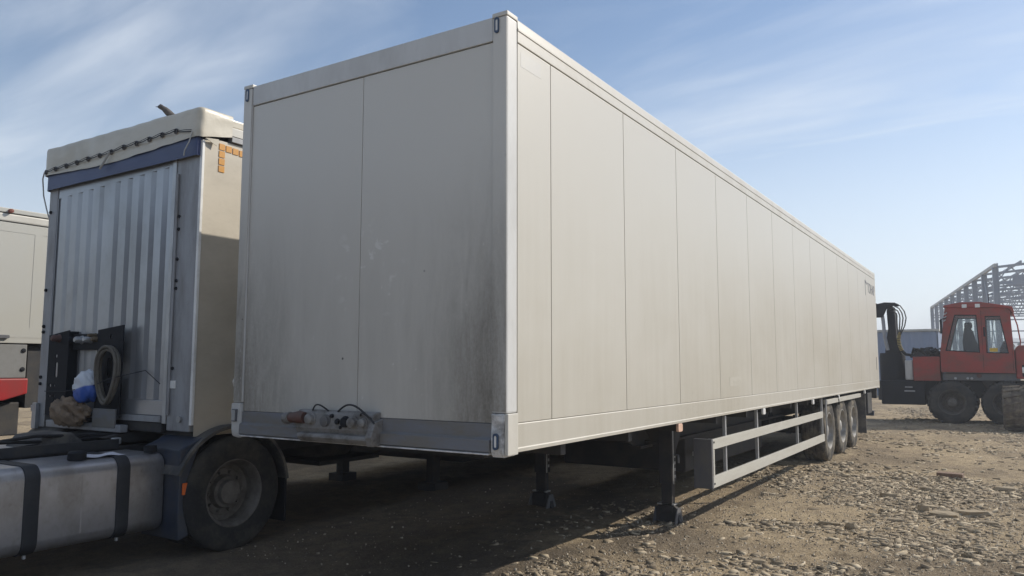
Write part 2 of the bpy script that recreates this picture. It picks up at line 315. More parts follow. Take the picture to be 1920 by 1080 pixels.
# ------------------------------------------------------------------ mesh helpers
class MB:
    def __init__(self): self.v = []; self.f = []
    def box(self, x0, x1, y0, y1, z0, z1):
        b = len(self.v)
        self.v += [(x0, y0, z0), (x1, y0, z0), (x1, y1, z0), (x0, y1, z0), (x0, y0, z1), (x1, y0, z1), (x1, y1, z1), (x0, y1, z1)]
        self.f += [tuple(b + i for i in q) for q in ((0, 3, 2, 1), (4, 5, 6, 7), (0, 1, 5, 4), (1, 2, 6, 5), (2, 3, 7, 6), (3, 0, 4, 7))]
        return self
    def bar(self, p, q, wd, ht, upv=(0, 0, 1)):
        p, q = Vector(p), Vector(q); d = (q - p).normalized()
        s = d.cross(Vector(upv))
        if s.length < 1e-4: s = d.cross(Vector((1, 0, 0)))
        s.normalize(); u = s.cross(d)
        b = len(self.v)
        for e in (p, q):
            for a, c in ((-1, -1), (1, -1), (1, 1), (-1, 1)):
                self.v.append(tuple(e + s * a * wd / 2 + u * c * ht / 2))
        self.f += [tuple(b + i for i in x) for x in ((0, 1, 2, 3), (7, 6, 5, 4), (0, 4, 5, 1), (1, 5, 6, 2), (2, 6, 7, 3), (3, 7, 4, 0))]
        return self
    def tube(self, pts, r, n=8, caps=True):
        pts = [Vector(p) for p in pts]
        rs = r if isinstance(r, (list, tuple)) else [r] * len(pts)
        b = len(self.v); ref = None
        for i, p in enumerate(pts):
            d = (pts[min(i + 1, len(pts) - 1)] - pts[max(i - 1, 0)]).normalized()
            if ref is None:
                ref = d.cross(Vector((0, 0, 1)))
                if ref.length < 1e-3: ref = d.cross(Vector((1, 0, 0)))
            s = (ref - d * ref.dot(d)).normalized(); u = d.cross(s); ref = s
            for k in range(n):
                a = 2 * PI * k / n
                self.v.append(tuple(p + (s * math.cos(a) + u * math.sin(a)) * rs[i]))
        for i in range(len(pts) - 1):
            for k in range(n):
                k2 = (k + 1) % n
                self.f.append((b + i * n + k, b + i * n + k2, b + (i + 1) * n + k2, b + (i + 1) * n + k))
        if caps:
            self.f.append(tuple(b + k for k in range(n))[::-1])
            e = b + (len(pts) - 1) * n
            self.f.append(tuple(e + k for k in range(n)))
        return self
    def lathe(self, prof, c=(0, 0, 0), axis='X', n=36, a0=0.0, a1=2 * PI):
        b = len(self.v); full = abs(a1 - a0 - 2 * PI) < 1e-6
        cols = n if full else n + 1
        for k in range(cols):
            a = a0 + (a1 - a0) * k / n
            for r, h in prof:
                if axis == 'X': p = (h, r * math.cos(a), r * math.sin(a))
                elif axis == 'Y': p = (r * math.cos(a), h, r * math.sin(a))
                else: p = (r * math.cos(a), r * math.sin(a), h)
                self.v.append((p[0] + c[0], p[1] + c[1], p[2] + c[2]))
        m = len(prof)
        for k in range(n):
            k2 = (k + 1) % cols
            for i in range(m - 1):
                self.f.append((b + k * m + i, b + k2 * m + i, b + k2 * m + i + 1, b + k * m + i + 1))
        return self
    def prism(self, poly, axis, a0, a1):
        # poly in the two other axes (axis X: (y,z), Y: (x,z), Z: (x,y))
        b = len(self.v); n = len(poly)
        for a in (a0, a1):
            for p, q in poly:
                self.v.append({'X': (a, p, q), 'Y': (p, a, q), 'Z': (p, q, a)}[axis])
        self.f.append(tuple(b + i for i in range(n))); self.f.append(tuple(b + n + i for i in range(n))[::-1])
        for i in range(n):
            j = (i + 1) % n
            self.f.append((b + i, b + n + i, b + n + j, b + j))
        return self
    def grid(self, fn, nu, nv):
        b = len(self.v)
        for i in range(nu + 1):
            for j in range(nv + 1): self.v.append(tuple(fn(i / nu, j / nv)))
        for i in range(nu):
            for j in range(nv):
                a = b + i * (nv + 1) + j
                self.f.append((a, a + nv + 1, a + nv + 2, a + 1))
        return self
    def mesh(self, name, bevel=0.0, smooth=None):
        me = bpy.data.meshes.new(name); me.from_pydata(self.v, [], self.f)
        bm = bmesh.new(); bm.from_mesh(me)
        bmesh.ops.recalc_face_normals(bm, faces=bm.faces)
        if bevel:
            ed = [e for e in bm.edges if len(e.link_faces) == 2 and e.calc_face_angle(0) > 0.6]
            bmesh.ops.bevel(bm, geom=ed, offset=bevel, segments=2, profile=0.6, affect='EDGES', clamp_overlap=True)
        bm.to_mesh(me); bm.free()
        if smooth is not None:
            me.polygons.foreach_set('use_smooth', [True] * len(me.polygons))
            me.set_sharp_from_angle(angle=math.radians(smooth if smooth else 40))
        return me
    def build(self, name, m, parent=None, bevel=0.0, smooth=None):
        return link(name, self.mesh(name, bevel, smooth), m, parent)

def link(name, me, m=None, parent=None, mat4=None):
    o = bpy.data.objects.new(name, me); C.objects.link(o)
    if m is not None and me is not None and not me.materials: me.materials.append(M[m] if isinstance(m, str) else m)
    if parent is not None:
        o.parent = parent
        o.matrix_parent_inverse = pmw(parent).inverted()
    if mat4 is not None: o.matrix_basis = mat4
    return o
def pmw(o):
    return (pmw(o.parent) @ o.matrix_parent_inverse @ o.matrix_basis) if o.parent else o.matrix_basis.copy()
def thing(name, label, cat, loc, group=None):
    o = bpy.data.objects.new(name, None); C.objects.link(o); o.location = loc; o.empty_display_size = 0.2
    o.matrix_basis = Matrix.Translation(loc)
    return tag(o, label, cat, group)
def tag(o, label, cat, group=None):
    o['label'] = label; o['category'] = cat
    if group: o['group'] = group
    return o
def struct(o): o['kind'] = 'structure'; return o
def B(*a): return MB().box(*a)

def plate(name, outer, holes, axis, a0, th, m, parent):
    # a flat plate with real cut-outs; outline in (x,z) for axis Y, thickness th from a0 towards +axis
    cu = bpy.data.curves.new(name, 'CURVE'); cu.dimensions = '2D'; cu.fill_mode = 'BOTH'; cu.extrude = th / 2
    for poly in [outer] + holes:
        s = cu.splines.new('POLY'); s.points.add(len(poly) - 1); s.use_cyclic_u = True
        for p, (a, b2) in zip(s.points, poly): p.co = (a, b2, 0, 1)
    tmp = bpy.data.objects.new('tmp', cu); C.objects.link(tmp)
    dg = bpy.context.evaluated_depsgraph_get(); dg.update()
    me = bpy.data.meshes.new_from_object(tmp.evaluated_get(dg))
    bpy.data.objects.remove(tmp); bpy.data.curves.remove(cu)
    me.name = name
    if axis == 'Y': me.transform(Matrix(((1, 0, 0, 0), (0, 0, 1, a0 + th / 2), (0, 1, 0, 0), (0, 0, 0, 1))))
    else: me.transform(Matrix(((0, 0, 1, a0 + th / 2), (1, 0, 0, 0), (0, 1, 0, 0), (0, 0, 0, 1))))
    bm = bmesh.new(); bm.from_mesh(me); bmesh.ops.remove_doubles(bm, verts=bm.verts, dist=1e-5); bmesh.ops.recalc_face_normals(bm, faces=bm.faces); bm.to_mesh(me); bm.free()
    me.materials.clear()
    return link(name, me, m, parent)
def circ(cx, cz, rx, rz=None, n=14):
    rz = rz or rx
    return [(cx + rx * math.cos(2 * PI * k / n), cz + rz * math.sin(2 * PI * k / n)) for k in range(n)]
def rrect(x0, x1, z0, z1, r, n=4):
    pts = []
    for cx, cz, a in ((x1 - r, z1 - r, 0), (x0 + r, z1 - r, PI / 2), (x0 + r, z0 + r, PI), (x1 - r, z0 + r, 1.5 * PI)):
        for k in range(n + 1):
            t = a + k / n * PI / 2; pts.append((cx + r * math.cos(t), cz + r * math.sin(t)))
    return pts

# ------------------------------------------------------------------ ground
def hsh(i, j, s):
    n = (i.astype(np.int64) * 374761393 + j.astype(np.int64) * 668265263 + s * 974711) & 0x7fffffff
    n = ((n ^ (n >> 13)) * 1274126177) & 0x7fffffff
    return ((n ^ (n >> 16)) & 0xffff) / 65535.0
def vn(x, y, s):
    i = np.floor(x); j = np.floor(y); fx = x - i; fy = y - j
    fx = fx * fx * (3 - 2 * fx); fy = fy * fy * (3 - 2 * fy)
    a = hsh(i, j, s); b = hsh(i + 1, j, s); c = hsh(i, j + 1, s); d = hsh(i + 1, j + 1, s)
    return (a * (1 - fx) + b * fx) * (1 - fy) + (c * (1 - fx) + d * fx) * fy
def ridge(x, y, s): return 1 - np.abs(2 * vn(x, y, s) - 1)
def sst(a, b, x):
    t = np.clip((x - a) / (b - a), 0, 1); return t * t * (3 - 2 * t)
def gh(x, y):
    x = np.asarray(x, float); y = np.asarray(y, float)
    d = np.hypot(x - 1, y - 3)
    fade = 1 - sst(40, 90, d)
    h = 0.055 * (vn(x * 0.45, y * 0.35, 1) - 0.5) + 0.032 * (vn(x * 1.5, y * 1.1, 2) - 0.5) + 0.022 * (vn(x * 4.2, y * 3.6, 3) - 0.5) + 0.013 * (vn(x * 9, y * 9, 4) - 0.5)
    rough = sst(0.45, 0.7, vn(x * 0.8 + 3, y * 0.6, 6))
    h += rough * (0.03 * ridge(x * 4 + y * 1.2, y * 5 - x * 1.5, 7) + 0.014 * vn(x * 13, y * 15, 8) - 0.02) + 0.008 * (vn(x * 18, y * 20, 9) - .5)
    return h * fade
def axis_steps(segs):
    out = []
    for a, b, st in segs: out += list(np.arange(a, b, st))
    return np.array(sorted(set(np.round(out, 4))))
far = [60, 75, 95, 125, 170, 240, 350, 520, 760, 1000]
xs = np.concatenate([-np.array(far[::-1]), axis_steps([(-50, -12, 1.0), (-12, -6, .15), (-6, 5.5, .045), (5.5, 10, .15), (10, 50, 1.0)]), far])
ys = np.concatenate([-np.array(far[::-1]), axis_steps([(-50, -4, 1.0), (-4, -1.2, .15), (-1.2, 9, .045), (9, 16, .08), (16, 28, .16), (28, 50, .6)]), far])
X, Y = np.meshgrid(xs, ys, indexing='ij')
Z = gh(X, Y)
nx, ny = len(xs), len(ys)
idx = np.arange(nx * ny).reshape(nx, ny)
quads = np.stack([idx[:-1, :-1], idx[1:, :-1], idx[1:, 1:], idx[:-1, 1:]], -1).reshape(-1, 4)
def np_mesh(name, V, F):
    me = bpy.data.meshes.new(name); k = F.shape[1]
    me.vertices.add(len(V)); me.vertices.foreach_set('co', V.astype(np.float32).ravel())
    me.loops.add(F.size); me.loops.foreach_set('vertex_index', F.astype(np.int32).ravel())
    me.polygons.add(len(F)); me.polygons.foreach_set('loop_start', np.arange(0, F.size, k, dtype=np.int32))
    me.update(calc_edges=True); me.validate()
    return me
gme = np_mesh('ground', np.stack([X, Y, Z], -1).reshape(-1, 3), quads)
gme.polygons.foreach_set('use_smooth', [True] * len(gme.polygons))
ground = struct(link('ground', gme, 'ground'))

# loose slate and grit -------------------------------------------------------
def shards(name, n, xr, yr, smin, smax, m, k=6, flat=0.35, dens=None, power=2.2, seed=0):
    r = np.random.default_rng(seed)
    px = r.uniform(*xr, n * 4); py = yr[0] + (yr[1] - yr[0]) * r.uniform(0, 1, n * 4) ** 1.25
    if dens is not None:
        keep = r.uniform(0, 1, n * 4) < dens(px, py); px, py = px[keep][:n], py[keep][:n]
    else: px, py = px[:n], py[:n]
    n = len(px)
    size = smin + (smax - smin) * r.uniform(0, 1, n) ** power
    asp = r.uniform(0.22, 0.62, n); rot = r.normal(0.5, 0.42, n)
    th = size * r.uniform(0.08, flat, n)
    tx = r.normal(0, 0.2, n); ty = r.normal(0.05, 0.22, n)
    ang = np.linspace(0, 2 * PI, k, endpoint=False)[None, :] + r.uniform(-0.5, 0.5, (n, k)) + r.uniform(0, 6, (n, 1))
    rad = size[:, None] * r.uniform(0.6, 1.25, (n, k)) * 0.5
    lx = rad * np.cos(ang); ly = rad * np.sin(ang) * asp[:, None]
    c, s = np.cos(rot)[:, None], np.sin(rot)[:, None]
    wx = lx * c - ly * s; wy = lx * s + ly * c
    gz = gh(px, py)
    def layer(sc, z): 
        a = wx * sc; b = wy * sc
        return np.stack([px[:, None] + a, py[:, None] + b, gz[:, None] + z + a * tx[:, None] + b * ty[:, None]], -1)
    V = np.concatenate([layer(1.0, -th[:, None] * 0.25), layer(0.93, th[:, None] * r.uniform(0.75, 1.0, (n, k)))], 1)
    tris = []
    for i in range(k):
        j = (i + 1) % k
        tris += [(i, j, k + j), (i, k + j, k + i)]
    for i in range(1, k - 1): tris.append((k, k + i, k + i + 1))
    F = (np.array(tris)[None] + (np.arange(n) * 2 * k)[:, None, None]).reshape(-1, 3)
    o = link(name, np_mesh(name, V.reshape(-1, 3), F), m)
    o['kind'] = 'stuff'
    return o
def ell(x, y, cx, cy, rx, ry, a=0.0):
    c, s = math.cos(a), math.sin(a); dx, dy = x - cx, y - cy
    return np.exp(-(((dx * c + dy * s) / rx) ** 2 + ((-dx * s + dy * c) / ry) ** 2))
def stone_density(x, y):
    d = 0.8 * sst(0.52, 0.64, 0.75 * vn(x * 0.75 + 5, y * 0.5 + 2, 21) + 0.25 * vn(x * 3, y * 3, 23)) + 0.22 * sst(0.55, 0.75, vn(x * 2.3, y * 2.0, 22)) + 0.04
    d += 1.1 * ell(x, y, 0.72, 4.55, 0.75, 0.24, 0.35) + 0.9 * ell(x, y, 1.9, 5.9, 0.6, 0.9) + 0.9 * ell(x, y, 2.0, 4.2, 0.8, 0.5) + 0.35 * ell(x, y, 0.7, 2.75, .25, .12)
    d += 0.5 * ell(x, y, 1.2, 6.9, 0.9, 0.5, .3)
    d -= 0.75 * ell(x, y, 0.35, 5.35, 0.6, 0.45) + 0.7 * ell(x, y, -0.55, 5.6, 0.3, 1.4) + 0.8 * ell(x, y, 0.1, 3.4, 0.75, 0.5) + 0.8 * ell(x, y, 0.0, 2.2, 1.3, 0.8)
    d *= np.where(x < -0.9, 0.15, 1.0)
    return np.clip(d, 0.015, 1)
shards('slate_gravel', 22000, (-1.6, 4.2), (1.2, 9.5), 0.012, 0.135, 'slate', k=5, flat=.16, dens=stone_density, seed=3, power=4.2)
shards('far_slate_gravel', 14000, (-2, 6), (8.5, 30), 0.02, 0.15, 'slate', k=5, dens=stone_density, seed=4, flat=.18, power=4.0)
shards('gravel_grit', 42000, (-3.5, 4), (0.6, 9), 0.006, 0.026, 'grit', k=4, flat=0.8, dens=lambda x, y: np.clip(stone_density(x, y) * 0.8 + 0.2, 0, 1) * np.where(x < -0.9, 0.12, 1.0), seed=5)
def rock(name, size, seed, m):
    r = random.Random(seed); k = 9; bmv = MB(); rings = []
    sx, sy, sz = size
    for lv, sc, z in ((0, 0.96, -0.3), (1, 1.0, 0.35), (2, 0.86, 0.9), (3, 0.5, 1.0)):
        ring = []
        for i in range(k):
            a = 2 * PI * i / k + r.uniform(-.18, .18); q = sc * r.uniform(0.72, 1.08)
            ring.append((math.cos(a) * q * sx / 2, math.sin(a) * q * sy / 2, (z + r.uniform(-.12, .12)) * sz))
        rings.append(ring)
    for ring in rings: bmv.v += ring
    for l in range(3):
        for i in range(k):
            j = (i + 1) % k; bmv.f.append((l * k + i, l * k + j, (l + 1) * k + j, (l + 1) * k + i))
    bmv.f.append(tuple(3 * k + i for i in range(k)))
    return bmv.mesh(name)
rocks = [(1.93, 5.86, (.36, .30, .06), .15), (2.20, 6.22, (.42, .34, .05), .3), (1.72, 6.08, (.16, .13, .08), .9), (0.95, 4.72, (.3, .07, .035), -.2), (1.18, 4.62, (.14, .1, .06), .5),
         (0.62, 4.52, (.15, .1, .05), .2), (2.35, 5.72, (.26, .13, .04), .1), (1.5, 5.35, (.2, .09, .03), .25), (1.25, 7.0, (.26, .14, .05), .2), (1.62, 7.8, (.2, .1, .05), -.3), (0.72, 2.78, (.2, .07, .03), .1), (2.5, 8.4, (.3, .16, .05), .3), (-0.9, 6.4, (.16, .11, .05), .4)]
STONE = {0: 'broad pale slate slab, left one of the two largest slabs', 1: 'broad pale slate slab, right one of the two largest slabs', 2: 'small blocky stone at the left end of the two largest slabs',
         3: 'long thin slate sliver in the gravel band right of the landing leg', 4: 'blocky stone at the right end of the thin slate sliver', 11: 'flat slate slab at the right, nearest the red brick', 10: 'thin slate sliver nearest the bottom edge of the picture', 12: 'slate piece lying in the shade behind the landing leg'}
for i, (x, y, s, a) in enumerate(rocks):
    me = rock('slate_stone', s, 40 + i, 'slate')
    o = link('slate_stone', me, 'slate', None, Matrix.Translation((x, y, float(gh(x, y)))) @ Matrix.Rotation(a, 4, 'Z') @ Matrix.Rotation(random.uniform(-.12, .12), 4, 'X'))
    tag(o, STONE.get(i, 'flat pale slate piece a little bigger than the gravel around it'), 'stone', 'slate pieces in the gravel')
bk = MB().box(-.17, .17, -.055, .055, -.02, .06).build('brick', 'brickred', None, 0.008)
bk.matrix_basis = Matrix.Translation((1.827, 9.132, float(gh(1.83, 9.13)) + .01)) @ Matrix.Rotation(-.15, 4, 'Z') @ Matrix.Rotation(.1, 4, 'X')
tag(bk, 'reddish broken brick lying flat among the gravel beyond the slabs', 'brick')

# hills and hedge on the horizon ------------------------------------------------
def hill_fn(u, v):
    a = -1.2 + 2.4 * u; R0 = 480 + 240 * v
    x = R0 * math.sin(a); y = R0 * math.cos(a)
    hh = 9 + 9 * float(vn(np.array([a * 6 + 3.0]), np.array([0.5]), 31)[0]) + 2 * float(vn(np.array([a * 40]), np.array([2.5]), 32)[0])
    return (x, y, -1 + (hh + 2) * (math.sin(v * PI) ** 0.8 if 0 < v < 1 else 0))
struct(MB().grid(hill_fn, 120, 8).build('hills', 'hill', None, 0, 60))
r = np.random.default_rng(9); n = 5200
hx = r.uniform(-30, 60, n); hz = r.uniform(0, 1, n) ** 0.7; hy = 165 + r.uniform(-2, 2, n)
top = 2.6 + 2.2 * vn(hx * 0.25, hx * 0 + .5, 5) + 1.2 * vn(hx * 0.9, hx * 0 + .5, 6)
P = np.stack([hx, hy, hz * top], -1)
V = P[:, None, :] + r.normal(0, 0.42, (n, 3, 3)); F = np.arange(n * 3).reshape(n, 3)
hed = link('scrub_hedge', np_mesh('scrub_hedge', V.reshape(-1, 3), F), 'hedge'); hed['kind'] = 'stuff'

# ------------------------------------------------------------------ shared pieces
def tyre_prof(r, w):
    half = [(.56 * r, .40 * w), (.60 * r, .47 * w), (.74 * r, .505 * w), (.86 * r, .50 * w), (.94 * r, .47 * w), (.985 * r, .42 * w), (r, .37 * w),
            (r, .27 * w), (.972 * r, .265 * w), (.972 * r, .235 * w), (r, .23 * w), (r, .10 * w), (.972 * r, .095 * w), (.972 * r, .065 * w), (r, .06 * w)]
    return half + [(a, -b) for a, b in half[::-1]]
_wm = {}
def wheel(parent, c, r, w, side, tm, rm, deep=False, axis='X', lugs=0, hubm=None):
    key = (r, w, side, tm, rm, deep, axis, lugs)
    if key not in _wm:
        t = MB().lathe(tyre_prof(r, w), axis=axis, n=48)
        if lugs:
            for k in range(lugs):
                for sgn in (-1, 1):
                    a = 2 * PI * (k + (0.5 if sgn > 0 else 0)) / lugs
                    def P(rr, h, da): 
                        q = (h, rr * math.cos(a + da), rr * math.sin(a + da))
                        return q if axis == 'X' else (q[1], h, q[2])
                    t.bar(P(r * 1.005, sgn * .03 * w, 0), P(r * .99, sgn * .47 * w, .16), .055 * r / .6, .07 * r / .6, upv=P(1, 0, 0.08))
        else:
            pass
        s = side
        if deep:
            rp = [(.565 * r, .40 * w * s), (.60 * r, .45 * w * s), (.575 * r, .46 * w * s), (.53 * r, .36 * w * s), (.50 * r, -.1 * w * s), (.42 * r, -.16 * w * s), (.40 * r, -.12 * w * s), (.30 * r, -.10 * w * s)]
            hp = [(.31 * r, -.14 * w * s), (.27 * r, .08 * w * s), (.22 * r, .12 * w * s), (.20 * r, .26 * w * s), (.14 * r, .29 * w * s), (.001, .30 * w * s)]
        else:
            rp = [(.565 * r, .40 * w * s), (.60 * r, .475 * w * s), (.575 * r, .48 * w * s), (.545 * r, .40 * w * s), (.52 * r, .16 * w * s), (.45 * r, .06 * w * s), (.34 * r, .16 * w * s), (.27 * r, .17 * w * s)]
            hp = [(.28 * r, .10 * w * s), (.25 * r, .26 * w * s), (.20 * r, .36 * w * s), (.16 * r, .40 * w * s), (.001, .41 * w * s)]
        rim = MB().lathe(rp, axis=axis, n=40)
        hb = MB().lathe(hp, axis=axis, n=24)
        for k in range(10):
            a = 2 * PI * k / 10; rr = .345 * r if deep else .30 * r; h0 = (-.12 if deep else .10) * w * s; h1 = (0.0 if deep else .24) * w * s
            p0 = (h0, rr * math.cos(a), rr * math.sin(a)); p1 = (h1, rr * math.cos(a), rr * math.sin(a))
            if axis == 'Y': p0 = (p0[1], p0[0], p0[2]); p1 = (p1[1], p1[0], p1[2])
            hb.tube([p0, p1], .03 * r, 6)
        back = MB().lathe([(.55 * r, -.40 * w * s), (.3 * r, -.3 * w * s), (.001, -.28 * w * s)], axis=axis, n=24)
        hb.v_off = 0
        b0 = len(hb.v); hb.v += back.v; hb.f += [tuple(b0 + i for i in f) for f in back.f]
        tme = t.mesh('wheel', 0, 35); rme = rim.mesh('rim', 0, 35); hme = hb.mesh('hub', 0, 35)
        tme.materials.append(M[tm]); rme.materials.append(M[rm]); hme.materials.append(M[hubm or rm])
        _wm[key] = (tme, rme, hme)
    a, b, d = _wm[key]
    o = link('wheel', a, None, parent, Matrix.Translation(c))
    link('rim', b, None, o, Matrix.Translation(c)); link('hub', d, None, o, Matrix.Translation(c))
    return o

# ================================================================== white box trailer
T = thing('box_trailer', 'long white box semi-trailer parked on its landing legs, nearest and largest', 'trailer', (-1.275, 8.0, 0))
L, W, ZB, ZT = 16.75, 2.55, 1.12, 3.917
# side panels with recessed joints
edges = [0.118] + [0.555 + 1.222 * k for k in range(13)] + [L - 0.10]
for i in range(len(edges) - 1):
    B(-.055, 0.0, edges[i] + .004, edges[i + 1] - .004, 1.297, 3.743).build('side_panel', 'side', T, 0.003)
B(-.060, -.012, 0.09, L - .09, 1.2, 3.85).build('side_core', 'darkgrey', T)
br = MB().prism([(-.09, 1.135), (-.004, 1.118), (.009, 1.118), (.009, 1.140), (.004, 1.146), (.004, 1.288), (0.000, 1.294), (-.09, 1.294)], 'Y', .114, L - .06)
br.build('bottom_rail', 'side', T, 0.002)
tr = MB().prism([(-.09, 3.748), (.004, 3.748), (.006, 3.752), (.006, 3.822), (.011, 3.826), (.011, 3.838), (.006, 3.842), (.004, 3.893), (-.004, 3.905), (-.09, 3.912)], 'Y', .114, L - .06)
tr.build('top_rail', 'trim', T)
B(-W + .03, -.03, 0.04, L - .04, 3.86, 3.906).build('roof', 'trim', T)
B(-W + .06, -.06, 0.05, L - .05, 1.125, 1.17).build('floor', 'darkgrey', T)
B(-W, -W + .05, .118, L - .1, 1.15, 3.9).build('left_wall', 'trim', T, .004)
for x0, x1 in ((-W + .08, -W / 2 - .004), (-W / 2 + .004, -.08)):
    B(x0, x1, L - .05, L, 1.2, 3.82).build('rear_door', 'trim', T, .006)
B(-W + .08, -.08, L - .06, L - .005, 3.822, 3.9).build('rear_header', 'trim', T, .004)
for x in (-W, -.085): B(x, x + .085, L - .10, L + .005, 1.10, 3.912).build('rear_post', 'trim', T, .008)
# front wall
B(-2.445, -1.2455, .004, .05, 1.297, 3.732).build('front_panel', 'front', T, .003)
B(-1.2405, -.110, .004, .05, 1.297, 3.732).build('front_panel', 'front', T, .003)
B(-2.45, -.10, .012, .055, 1.2, 3.85).build('front_core', 'darkgrey', T)
B(-2.445, -.110, -.006, .06, 3.738, 3.898).build('front_header', 'post', T, .005)
for x0, x1, sd_ in ((-W, -2.449, -1), (-.106, 0.004, 1)):
    B(x0, x1, -.010, .112, 1.36, 3.885).build('corner_post', 'post', T, .012)
    B(x0 + .004, x1 - .004, -.0125, -.0102, 1.37, 3.88).build('post_face', 'front', T)
    B(x0 - .004, x1 + .003, -.014, .114, 3.887, 3.917).build('corner_cap', 'trim', T, .006)
sk = MB().prism([(.03, 1.294), (-.004, 1.294), (-.004, 1.208), (-.03, 1.196), (-.032, 1.126), (-.018, 1.116), (.03, 1.116)], 'X', -2.447, -.110)
sk.build('front_skirt', 'skirt', T, .003)
B(-2.448, -.112, -.036, .06, 1.106, 1.1155).build('skirt_lip', 'casting', T, .002)
# battered corner castings
def casting(x0, x1, dent):
    bm = bmesh.new(); bmesh.ops.create_cube(bm, size=1)
    bmesh.ops.subdivide_edges(bm, edges=bm.edges, cuts=7, use_grid_fill=True)
    for v in bm.verts:
        p = Vector((x0 + (x1 - x0) * (v.co.x + .5), -.018 + .142 * (v.co.y + .5), 1.095 + .262 * (v.co.z + .5)))
        q = p * 14
        nse = float(vn(np.array([q.x + q.y * .7]), np.array([q.z * 1.3 + q.y]), 77)[0]) - .5
        k = dent * (2.4 if p.z > 1.25 else .6)
        if p.y < .05: p.y += nse * .022 * k
        if p.x > (x0 + x1) / 2 and dent > .5: p.x += nse * .016 * k
        if p.z < 1.115: p.y += .012 * (1 if p.y < .03 else 0); p.z += nse * .012
        v.co = p
    bmesh.ops.bevel(bm, geom=[e for e in bm.edges if e.calc_face_angle(0) > .9], offset=.006, segments=2, affect='EDGES')
    me = bpy.data.meshes.new('corner_casting'); bm.to_mesh(me); bm.free()
    me.polygons.foreach_set('use_smooth', [True] * len(me.polygons)); me.set_sharp_from_angle(angle=math.radians(35))
    return me
link('corner_casting', casting(-.108, -.014, 1.0), 'casting', T)['label'] = 'scuffed and dented bare metal corner foot'
B(-.0135, .012, -.006, .113, 1.105, 1.358).build('corner_shoe', 'trim', T, .006)
link('corner_casting', casting(-W - .006, -2.449, .4), 'post', T)
# oval position lamps on the four front corners
def oval(x, z, yy, w_, h_, m1='bluerim', m2='whitelens', parent=T):
    o = plate('position_lamp', rrect(x - w_ / 2, x + w_ / 2, z - h_ / 2, z + h_ / 2, w_ * .48), [rrect(x - w_ * .26, x + w_ * .26, z - h_ * .36, z + h_ * .36, w_ * .25)], 'Y', yy - .012, .014, m1, parent)
    MB().prism(rrect(x - w_ * .26, x + w_ * .26, z - h_ * .36, z + h_ * .36, w_ * .25), 'Y', yy - .008, yy + .001).build('lens', m2, o)
oval(-.072, 3.832, -.010, .034, .105); oval(-2.505, 3.832, -.010, .034, .105)
oval(-.062, 1.190, -.026, .036, .10, 'bluerim', 'whitelens')
o = B(-2.535, -2.485, -.035, -.010, 1.215, 1.31).build('position_lamp', 'darkgrey', T, .004)
B(-2.53, -2.49, -.039, -.0355, 1.222, 1.303).build('lens', 'galv', o, .002)
# coupling board at the foot of the front wall
cbx = MB().prism([(.0, 1.335), (-.045, 1.335), (-.07, 1.315), (-.085, 1.21), (-.07, 1.175), (0.0, 1.16)], 'X', -1.76, -1.02)
cp = cbx.build('coupling_board', 'grimy', T, .006); cp['label'] = 'grimy metal board with air and electric couplings'
MB().prism([(-.02, 1.185), (-.10, 1.175), (-.11, 1.15), (-.08, 1.115), (-.01, 1.11)], 'X', -1.72, -1.0).build('board_shroud', 'grimy', cp, .012)
MB().prism([(-.0, 1.29), (-.08, 1.27), (-.12, 1.17), (-.10, 1.11), (-.0, 1.11)], 'X', -1.05, -.995).build('end_bracket', 'grimy', cp, .006)
def coupling(x, z, r_, ln, m, nm='coupling'):
    MB().lathe([(.001, -ln), (r_ * .7, -ln), (r_, -ln * .85), (r_, -ln * .3), (r_ * 1.25, -ln * .25), (r_ * 1.25, 0)], (x, -.074, z), 'Y', 16).build(nm, m, cp, 0, 40)
coupling(-1.60, 1.272, .036, .05, 'grimy'); coupling(-1.46, 1.262, .038, .03, 'darkgrey'); coupling(-1.345, 1.262, .018, .02, 'black'); coupling(-1.27, 1.262, .034, .03, 'black'); coupling(-1.19, 1.262, .036, .05, 'grimy'); coupling(-1.10, 1.262, .03, .04, 'grimy'); coupling(-1.40, 1.30, .012, .02, 'black'); coupling(-1.31, 1.225, .012, .02, 'black')
MB().tube([(-1.80, -.09, 1.275), (-1.70, -.095, 1.282), (-1.66, -.09, 1.28)], [.035, .045, .04], 12).build('coupling', 'redcap', cp, 0, 40)
MB().tube([(-1.86, -.085, 1.268), (-1.80, -.09, 1.275)], .042, 12).build('coupling', 'grimy', cp, 0, 40)
def arc(p, q, hgt, n=14, out=.03):
    p, q = Vector(p), Vector(q)
    return [p.lerp(q, i / n) + Vector((0, -out * math.sin(PI * i / n), hgt * math.sin(PI * i / n))) for i in range(n + 1)]
MB().tube(arc((-1.62, -.05, 1.33), (-1.46, -.05, 1.33), .045), .006, 6).build('air_hose', 'hose', cp, 0, 60)
MB().tube(arc((-1.37, -.05, 1.33), (-1.0, -.08, 1.26), .085), .007, 6).build('air_hose', 'hose', cp, 0, 60)
MB().tube(arc((-1.14, -.07, 1.31), (-1.03, -.08, 1.29), .03), .006, 6).build('air_hose', 'hose', cp, 0, 60)
